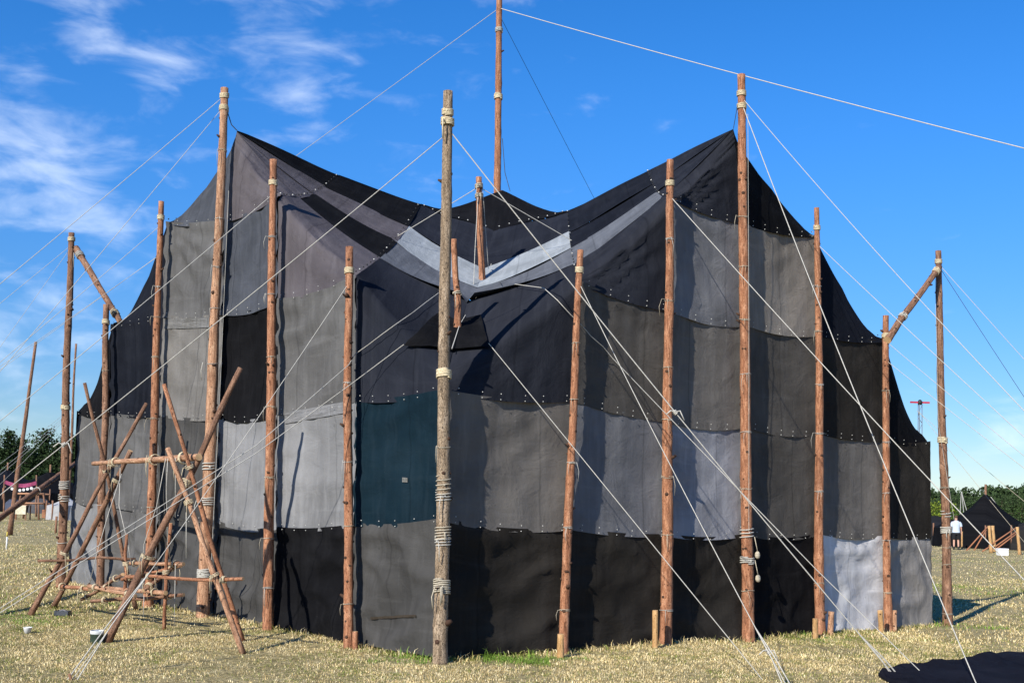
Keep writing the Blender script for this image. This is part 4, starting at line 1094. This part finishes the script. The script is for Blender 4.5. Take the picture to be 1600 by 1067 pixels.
for px, Y, lab in ((71, 60, 'brown crate standing left of its twin near the dark end pole'), (77, 60, 'brown crate standing right of its twin near the dark end pole')):
    c = gpt(px, Y); t = empty('crate', lab, 'crate', 'brown crates in the far camp', loc=tuple(c))
    for k in range(4):
        bm = bmesh.new(); box(bm, (0, 0, .06 + k * .11), .26, .24, .085); link('slat', bm, M_bark, t)
c = gpt(8, 66); bm = bmesh.new(); box(bm, (0, 0, .95), .55, .02, .16); tag(link('red_cloth', bm, plain('red_cloth', (.5, .03, .03), .8)), 'bright red cloth hung low before the far tents', 'cloth')
for px, Y, w_, h_, col, lab in [(20, 70, 1.1, .8, (.05, .06, .09), 'dark blue bundle under a sheet left of the trestle'), (62, 69, 1.4, .9, (.06, .06, .065), 'dark grey heap under a sheet right of the trestle'), (84, 66, .9, .6, (.16, .12, .09), 'brown sheeted heap close to the dark end pole')]:
    c = gpt(px, Y); bm = bmesh.new(); n_ = 12; rings = []
    for z, f in ((-.05, 1.0), (.35, .96), (.7, .8), (.95, .45), (1.0, .05)):
        rings.append([bm.verts.new(c + Vector((math.cos(2 * PI * k / n_) * w_ * .5 * f * (1 + .2 * noise.noise(Vector((k * 1.7, z * 3, px)))), math.sin(2 * PI * k / n_) * w_ * .35 * f, h_ * z * (1 + .15 * noise.noise(Vector((k, z, px))))))) for k in range(n_)])
    for a, b_ in zip(rings, rings[1:]):
        for k in range(n_): bm.faces.new((a[k], a[(k + 1) % n_], b_[(k + 1) % n_], b_[k])).smooth = True
    tag(link('covered_heap', bm, plain('sheet', col, .8)), lab, 'heap', 'covered heaps of the far camp')
# marker post
p = on_ground(10, 858); bm = bmesh.new(); tube(bm, [p - Vector((0, 0, .1)), p + Vector((0, 0, .34))], .022, 8, mi=0); tube(bm, [p + Vector((0, 0, .342)), p + Vector((0, 0, .47))], .023, 8, mi=1)
tag(link('marker_post', bm, [M_white, plain('yellow_paint', (.55, .42, .08), .6)]), 'white marker post with a yellow head on the grass', 'post')
p = on_ground(87, 833); bm = bmesh.new(); tube(bm, [p - Vector((0, 0, .1)), p + Vector((0, 0, .62))], .045, 8); tag(link('short_post', bm, M_bark2), 'short dark post in the grass beside the dark end pole', 'post')

# ------------------------------------------------------------------ far things: right camp
def rz_(px, py, Y): return at(px, py, Y)
far_tent('dark_tent', 1540, 66, 5.6, 1.05, 3.0, 'pointed black tent with a centre pole behind the man in white', M_black)
far_tent('dark_tent', 1462, 76, 6.0, 1.2, 1.9, 'low black tent partly behind the dark-wall end pole', cloth((.02, .02, .022)), False)
far_tent('dark_tent', 1625, 64, 4.2, 1.1, 1.9, 'low black tent running out of view beside the pale timber posts', cloth((.028, .027, .026)), False)
far_tent('white_tent', 1640, 90, 5.0, 1.5, 3.0, 'white tent roof showing above the black tents', M_white, False)
for i, (px, Y, ty, lab) in enumerate([(1549, 58, 821, 'nearest pale split post before the pointed black tent'), (1554.5, 60, 821, 'pale split post just behind its nearest twin'), (1593, 57, 823, 'pale split post standing alone furthest from the man'), (1503, 63, 830, 'thin pale post in the doorway of the black tent')]):
    b0 = gpt(px, Y); w = .085 if i < 3 else .05
    tp = at(px + (-3.5 if i < 3 else 0), ty, Y)
    bm, _, _ = pole_mesh(b0 - Vector((0, 0, .05)), tp, w, w * .9, i * 3.3 + 7, n=7, stubs=1, mid_pts=8, bend=.01)
    tag(link('timber_post', bm, [M_post, M_cut, M_knot]), lab, 'post', 'pale timber posts of the far camp')
for i, (x0, y0, x1, y1, Y) in enumerate([(1510, 861, 1543, 823, 60), (1522, 861, 1541, 828, 61), (1545, 853, 1588, 824, 58), (1552, 856, 1590, 829, 59), (1556, 858, 1588, 834, 58), (1535, 861, 1553, 850, 58)]):
    a = at(x0, y0, Y); a.z = max(a.z, gz(a.x, a.y)); bm = bmesh.new(); tube(bm, [a, at(x1, y1, Y + .4)], .035, 6)
    tag(link('brace_pole', bm, M_bark), ['brace nearest the man, leaning to the split posts', 'second brace from the man, leaning to the split posts', 'lowest-starting brace rising to the lone split post', 'upper brace rising to the lone split post', 'flattest long brace reaching the lone split post', 'short stub of brace at the feet of the split posts'][i], 'pole', 'thin braces among the timber posts')
c = gpt(1566, 55); b_ = empty('cool_box', 'white lidded box on the far grass', 'box', loc=tuple(c))
bm = bmesh.new(); box(bm, (0, 0, .14), .46, .3, .28); link('body', bm, plain('white_plastic', (.75, .75, .74), .4, .05), b_)
bm = bmesh.new(); box(bm, (0, 0, .305), .48, .32, .045); link('lid', bm, plain('white_lid', (.8, .8, .8), .4, .04), b_)
# pale guy lines of the far tents
for px, py, qx, qy, lab in [(1502, 770, 1500, 803, 'thin far mast stay, left of three'), (1503, 768, 1506, 803, 'thin far mast stay, middle of three'), (1503, 770, 1512, 802, 'thin far mast stay, right of three'),
                            (1540, 772, 1580, 816, 'pale stay of the pointed black tent, upper'), (1548, 776, 1584, 818, 'pale stay of the pointed black tent, lower')]:
    bm, _ = rope_mesh(at(px, py, 72), at(qx, qy, 70), .03, .05, 5); tag(link('far_stay', bm, M_rope), lab, 'rope', 'stays of the far tents')
# lattice mast with a red crossbar
b0 = gpt(1437, 48); tp = at(1437, 632, 48); t = empty('lattice_mast', 'thin lattice mast with a red crossbar behind the tent', 'mast', loc=tuple(b0))
hh = tp.z - b0.z
for a in range(3):
    o_ = Vector((math.cos(a * 2.1) * .11, math.sin(a * 2.1) * .11, 0)); bm = bmesh.new(); tube(bm, [o_, o_ * .8 + Vector((0, 0, hh))], .016, 5); link('rail', bm, plain('steel', (.12, .12, .13), .5), t)
bm = bmesh.new()
for k in range(24):
    z = hh * k / 24; a, c_ = k % 3, (k + 1) % 3
    tube(bm, [Vector((math.cos(a * 2.1) * .1, math.sin(a * 2.1) * .1, z)), Vector((math.cos(c_ * 2.1) * .1, math.sin(c_ * 2.1) * .1, z + hh / 24))], .01, 4)
tag(link('bracing', bm, plain('steel_bracing', (.12, .12, .13), .5), t), kind='stuff')
bm = bmesh.new(); box(bm, (-.2, 0, hh + .09), .42, .06, .07, .06); box(bm, (.21, 0, hh + .09), .38, .06, .07, -.04); link('crossbar', bm, plain('red_paint', (.4, .03, .05), .5), t)
bm = bmesh.new(); lathe(bm, (0, 0, hh), [(0, -.02), (.09, 0), (.1, .12), (.05, .2), (0, .21)], 10); link('head', bm, plain('black_head', (.02, .02, .02), .5), t)

# ------------------------------------------------------------------ the man in white
def person(px, Y):
    c = gpt(px, Y)
    root = empty('person', 'person seen from behind in a pale T-shirt and black shorts', 'person', loc=tuple(c)); root.rotation_euler = (0, 0, R(-12))
    H = 1.78
    def skin_mesh(name, verts, edges, rad, mat, sub=2):
        me = bpy.data.meshes.new(name); me.from_pydata(verts, edges, [])
        o = link(name, me, mat, root)
        sk = o.modifiers.new('skin', 'SKIN'); sk.use_smooth_shade = True
        for i, r_ in enumerate(rad): me.skin_vertices[0].data[i].radius = r_ if isinstance(r_, tuple) else (r_, r_)
        me.skin_vertices[0].data[0].use_root = True
        ss = o.modifiers.new('sub', 'SUBSURF'); ss.levels = ss.render_levels = sub
        return o
    v = [(0, 0, .94), (0, 0, 1.12), (0, .01, 1.30), (0, .0, 1.44), (0, -.0, 1.52), (0, .01, 1.60), (0, .015, 1.70), (0, .01, 1.77)]
    e = [(0, 1), (1, 2), (2, 3), (3, 4), (4, 5), (5, 6), (6, 7)]
    rad = [(.15, .11), (.14, .1), (.165, .11), (.12, .08), (.055, .055), (.075, .09), (.082, .1), (.05, .06)]
    for s in (-1, 1):
        i = len(v)
        v += [(s * .09, 0, .86), (s * .105, .01, .50), (s * .11, -.01, .28), (s * .11, -.02, .09), (s * .12, .1, .035), (s * .12, .16, .03)]
        rad += [.085, .055, .052, .035, .035, .025]
        e += [(0, i), (i, i + 1), (i + 1, i + 2), (i + 2, i + 3), (i + 3, i + 4), (i + 4, i + 5)]
        j = len(v)
        v += [(s * .19, 0, 1.43), (s * .25, -.01, 1.15), (s * .27, .06, .92), (s * .27, .08, .84)]
        rad += [.06, .042, .03, .03]
        e += [(3, j), (j, j + 1), (j + 1, j + 2), (j + 2, j + 3)]
        for q, (dx, dy, L_) in enumerate([(0, .045, .055), (0, .025, .085), (0, .0, .09), (0, -.022, .085), (0, -.04, .065)]):
            k = len(v); v += [(s * .27 + s * .008, .08 + dy, .83 - L_ * .5), (s * .265, .085 + dy, .83 - L_)]; rad += [.009, .008]; e += [(j + 3, k), (k, k + 1)]
    skin_mesh('body', v, e, rad, plain('skin', (.52, .30, .22), .6, .06))
    # clothes: shirt with short sleeves, shorts, shoes, hair
    bm = bmesh.new()
    sec = lambda rx, ry, z, n=16: [Vector((math.cos(2 * PI * k / n) * rx, math.sin(2 * PI * k / n) * ry, z)) for k in range(n)]
    def loft(bm, rings):
        rr = [[bm.verts.new(p) for p in r_] for r_ in rings]
        for a, b2 in zip(rr, rr[1:]):
            for k in range(len(a)): bm.faces.new((a[k], a[(k + 1) % len(a)], b2[(k + 1) % len(a)], b2[k])).smooth = True
    loft(bm, [sec(.2, .145, .9), sec(.195, .14, 1.0), sec(.185, .135, 1.12), sec(.21, .14, 1.28), sec(.215, .135, 1.4), sec(.16, .105, 1.48), sec(.075, .075, 1.53)])
    for s in (-1, 1):
        tube(bm, [Vector((s * .15, 0, 1.44)), Vector((s * .215, 0, 1.36)), Vector((s * .245, -.005, 1.22))], [.075, .075, .072], 10, False)
    link('shirt', bm, plain('pale_shirt', (.46, .53, .61), .9, .06), root)
    bm = bmesh.new(); loft(bm, [sec(.185, .135, .98), sec(.195, .145, .88), sec(.2, .145, .8)])
    for s in (-1, 1): tube(bm, [Vector((s * .095, 0, .86)), Vector((s * .105, 0, .70)), Vector((s * .11, .005, .55))], [.105, .105, .1], 12, False)
    link('shorts', bm, plain('black_shorts', (.012, .012, .014), .9), root)
    for s in (-1, 1):
        bm = bmesh.new(); bmesh.ops.create_uvsphere(bm, u_segments=10, v_segments=6, radius=1, matrix=Matrix.Translation((s * .115, .05, .045)) @ Matrix.Diagonal((.052, .14, .05, 1))); tube(bm, [Vector((s * .11, -.02, .04)), Vector((s * .11, -.02, .17))], .048, 8, False); shade(link('shoe', bm, plain('dark_shoe', (.03, .03, .032), .7), root))
    bm = bmesh.new(); bmesh.ops.create_uvsphere(bm, u_segments=12, v_segments=8, radius=1, matrix=Matrix.Translation((0, -.012, 1.725)) @ Matrix.Diagonal((.09, .105, .085, 1))); shade(link('hair', bm, plain('brown_hair', (.09, .05, .03), .8), root))
person(1494, 61)

# ------------------------------------------------------------------ trees
def leafmat(name, c):
    m, nt, N, L, b = new_mat(name)
    a = N.new('ShaderNodeAttribute'); a.attribute_name = 'tint'
    L.new(mixc(N, L, 1.0, a.outputs['Color'], c, 'MULTIPLY'), b.inputs['Base Color'])
    b.inputs['Roughness'].default_value = .8; b.inputs['Specular IOR Level'].default_value = .08
    return m
M_pine = leafmat('pine_needles', (.024, .044, .017)); M_broad = leafmat('broad_leaves', (.05, .095, .022)); M_pine2 = leafmat('far_needles', (.036, .062, .026))
M_trunk = plain('tree_trunk', (.10, .07, .05), .9)
def leaves(P, size, seedr):
    """small randomly turned leaf clumps (quads) at points P (n,3)"""
    n = len(P); a = seedr.normal(size=(n, 3)); a /= np.linalg.norm(a, axis=1)[:, None]
    b_ = seedr.normal(size=(n, 3)); b_ -= a * (a * b_).sum(1)[:, None]; b_ /= np.linalg.norm(b_, axis=1)[:, None]
    s = size * (.5 + seedr.random((n, 1)))
    co = np.stack([P - a * s * .5, P + b_ * s * .45, P + a * s * .6, P - b_ * s * .35], 1)
    me = bpy.data.meshes.new('crown'); me.vertices.add(4 * n); me.vertices.foreach_set('co', co.ravel())
    me.loops.add(4 * n); me.loops.foreach_set('vertex_index', np.arange(4 * n, dtype=np.int32)); me.polygons.add(n)
    me.polygons.foreach_set('loop_start', (np.arange(n) * 4).astype(np.int32)); me.polygons.foreach_set('loop_total', np.full(n, 4, np.int32)); me.update(calc_edges=True)
    t = np.repeat(.6 + .9 * seedr.random((n, 1)) ** 1.5, 4, 0)
    ca = me.color_attributes.new('tint', 'FLOAT_COLOR', 'POINT'); ca.data.foreach_set('color', np.concatenate([np.repeat(t, 3, 1) * np.array([[1.05, 1, .9]]), np.ones_like(t)], 1).ravel())
    return me
def pine_points(h, w, n, sr):
    """whorls of drooping boughs, uneven in length"""
    out = []
    nb = 46
    for q in range(nb):
        f = (q / nb) ** .9; z = h * (.16 + .84 * f); az = q * 2.4 + sr.random() * .8
        prof = (1 - f) ** .75 * min(1, .35 + f * 3.0)
        L_ = w * .5 * prof * (.55 + .7 * sr.random()) + .05 * w
        m_ = max(8, int(n / nb * (.35 + 1.3 * prof))); t = sr.random(m_) ** .6
        sp = .085 * w * (.35 + t)[:, None] * sr.normal(size=(m_, 3)) * np.array([1, 1, .55])
        out.append(np.stack([np.cos(az) * L_ * t, np.sin(az) * L_ * t, z + .12 * L_ - L_ * .18 * t ** 2], 1) + sp)
    return np.concatenate(out)
def broad_points(h, w, n, sr):
    out = []
    for q in range(16):
        c = sr.normal(size=3) * np.array([w * .22, w * .22, h * .15]) + np.array([0, 0, h * .62]); r_ = w * (.12 + .12 * sr.random())
        d = sr.normal(size=(n // 16, 3)); d /= np.linalg.norm(d, axis=1)[:, None]; out.append(c + d * r_ * (.7 + .45 * sr.random((n // 16, 1))))
    return np.concatenate(out)
def tree(loc, h, w, kind, label, group, n=1500, mat=None, seed=0):
    sr = np.random.default_rng(seed + 100)
    t = empty('pine_tree' if kind == 'pine' else 'broadleaf_tree', label, 'tree', group, loc=tuple(loc))
    bm = bmesh.new(); k = 9
    pts = [Vector((.12 * math.sin(i * 1.3 + seed) * i / k, .1 * math.cos(i + seed) * i / k, -.2 + h * (.97 if kind == 'pine' else .7) * i / k)) for i in range(k + 1)]
    tube(bm, pts, [lerp(h * .022, h * .003, i / k) for i in range(k + 1)], 7)
    for q in range(9):
        z = h * (.2 + .07 * q); a = q * 2.4; tube(bm, [Vector((0, 0, z)), Vector((math.cos(a) * w * .2, math.sin(a) * w * .2, z + h * .05)), Vector((math.cos(a) * w * .36, math.sin(a) * w * .36, z + h * .06))], [h * .008, h * .005, h * .002], 5)
    link('trunk', bm, M_trunk, t)
    P = pine_points(h, w, n, sr) if kind == 'pine' else broad_points(h, w, n, sr)
    link('crown', leaves(P, w * (.05 if kind == 'pine' else .05), sr), mat or (M_pine if kind == 'pine' else M_broad), t)
sr = random.Random(3)
LT = [(-14, 690, 112), (8, 674, 104), (27, 684, 108), (46, 702, 100), (64, 672, 106), (82, 692, 103), (97, 678, 108), (112, 684, 101), (128, 686, 105), (150, 694, 108), (-40, 686, 104), (-70, 690, 108), (-105, 682, 104)]
labels = ['broad dark pine at the edge of view', 'tall dark pine above the black camp tents', 'pine between two taller dark neighbours', 'lower round-topped pine above the pennant', 'sharp-topped tallest pine right of the pennant', 'full pine just left of the dark end pole', 'pine close beside the dark end pole', 'pine partly behind the dark end pole']
for i, (px, ty, Y) in enumerate(LT):
    c = gpt(px, Y); h = at(px, ty, Y).z - c.z
    tree(c, h, h * sr.uniform(.5, .66), 'pine', labels[i] if i < len(labels) else 'pine in the dark row behind the far camp', 'pines behind the far camp', 4500, seed=i)
# undergrowth and farther pines behind, one dark mass
def mass(name, pts, size, mat, seed): 
    me = leaves(np.array(pts), size, np.random.default_rng(seed)); me.name = name
    o = link(name, me, mat); return tag(o, kind='stuff')
P_ = []
for q in range(26):
    px = -260 + q * 17; Y = 118 + 10 * sr.random(); c = gpt(px, Y); h = at(px, 698 + sr.random() * 16, Y).z - c.z
    P_.append(pine_points(h, h * .6, 1800, np.random.default_rng(q)) + np.array(c))
mass('woods', np.concatenate(P_), .36, M_pine, 1)
U = np.random.default_rng(5); n = 5000; X = U.uniform(-75, -30, n); 
Yb = U.uniform(92, 99, n); mass('undergrowth', np.stack([X, Yb, np.abs(U.normal(size=n)) * 1.1], 1), .45, M_pine, 2)
# right: far wood on a low rise
bg_l = ['far pine left of the mast stays', 'far pine just behind the pointed tent', 'far bushy tree between the tent and the mast stays']
RT = []
for i in range(34):
    px = 1436 + i * 6.4 + sr.uniform(-2, 2); Y = sr.uniform(185, 215); RT.append((px, Y, sr.uniform(772, 786) - (px - 1450) * .02))
for i, (px, Y, ty) in enumerate(RT):
    c = gpt(px, Y); h = max(5, at(px, ty, Y).z - c.z)
    br = i % 5 == 2
    tree(c, h * (.8 if br else 1), h * (.8 if br else .55), 'broad' if br else 'pine', 'bright green leafy tree in the far wood' if br else 'small dark pine at the front of the far wood', 'leafy trees of the far wood' if br else 'front pines of the far wood', 1600, M_broad if br else M_pine2, 40 + i)
c = gpt(1458, 120); tree(c, 4.4, 3.4, 'broad', 'light green young tree between the tent and the end pole', None, 900, leafmat('young_leaves', (.16, .22, .03)), 91)
P_ = []
for q in range(150):
    px = 1400 + sr.random() * 420; Y = sr.uniform(225, 330); c = gpt(px, Y)
    ty = 764 - (px - 1450) * .035 + (px > 1490) * 0 + sr.uniform(-2, 12); h = max(6, at(px, ty, Y).z - c.z)
    P_.append(pine_points(h, h * .45, 700, np.random.default_rng(q)) + np.array(c))
mass('woods', np.concatenate(P_), .62, M_pine2, 3)
# distant hills
bm = bmesh.new(); prev = None
m, nt, N, L, b = new_mat('haze_tinted_forest'); tcn = N.new('ShaderNodeTexCoord'); r = ramp(N, [(.3, (.06, .10, .12)), (.7, (.09, .14, .17))]); L.new(add_noise(N, L, tcn.outputs['Object'], .05, 6), r.inputs[0]); L.new(r.outputs[0], b.inputs['Base Color']); b.inputs['Roughness'].default_value = 1  # distance haze is put into the hills' own colour as a blue tint
for i in range(81):
    x = -1500 + i * 37.5; h = 17 + 9 * noise.noise(Vector((x * .002, 1, 0))) + 3 * noise.noise(Vector((x * .01, 4, 0)))
    a = [bm.verts.new((x, 1500, -40)), bm.verts.new((x, 1600, h * .7)), bm.verts.new((x, 1750, h)), bm.verts.new((x, 2100, -40))]
    if prev:
        for k in range(3): bm.faces.new((prev[k], a[k], a[k + 1], prev[k + 1])).smooth = True
    prev = a
tag(link('hills', bm, m), kind='structure')
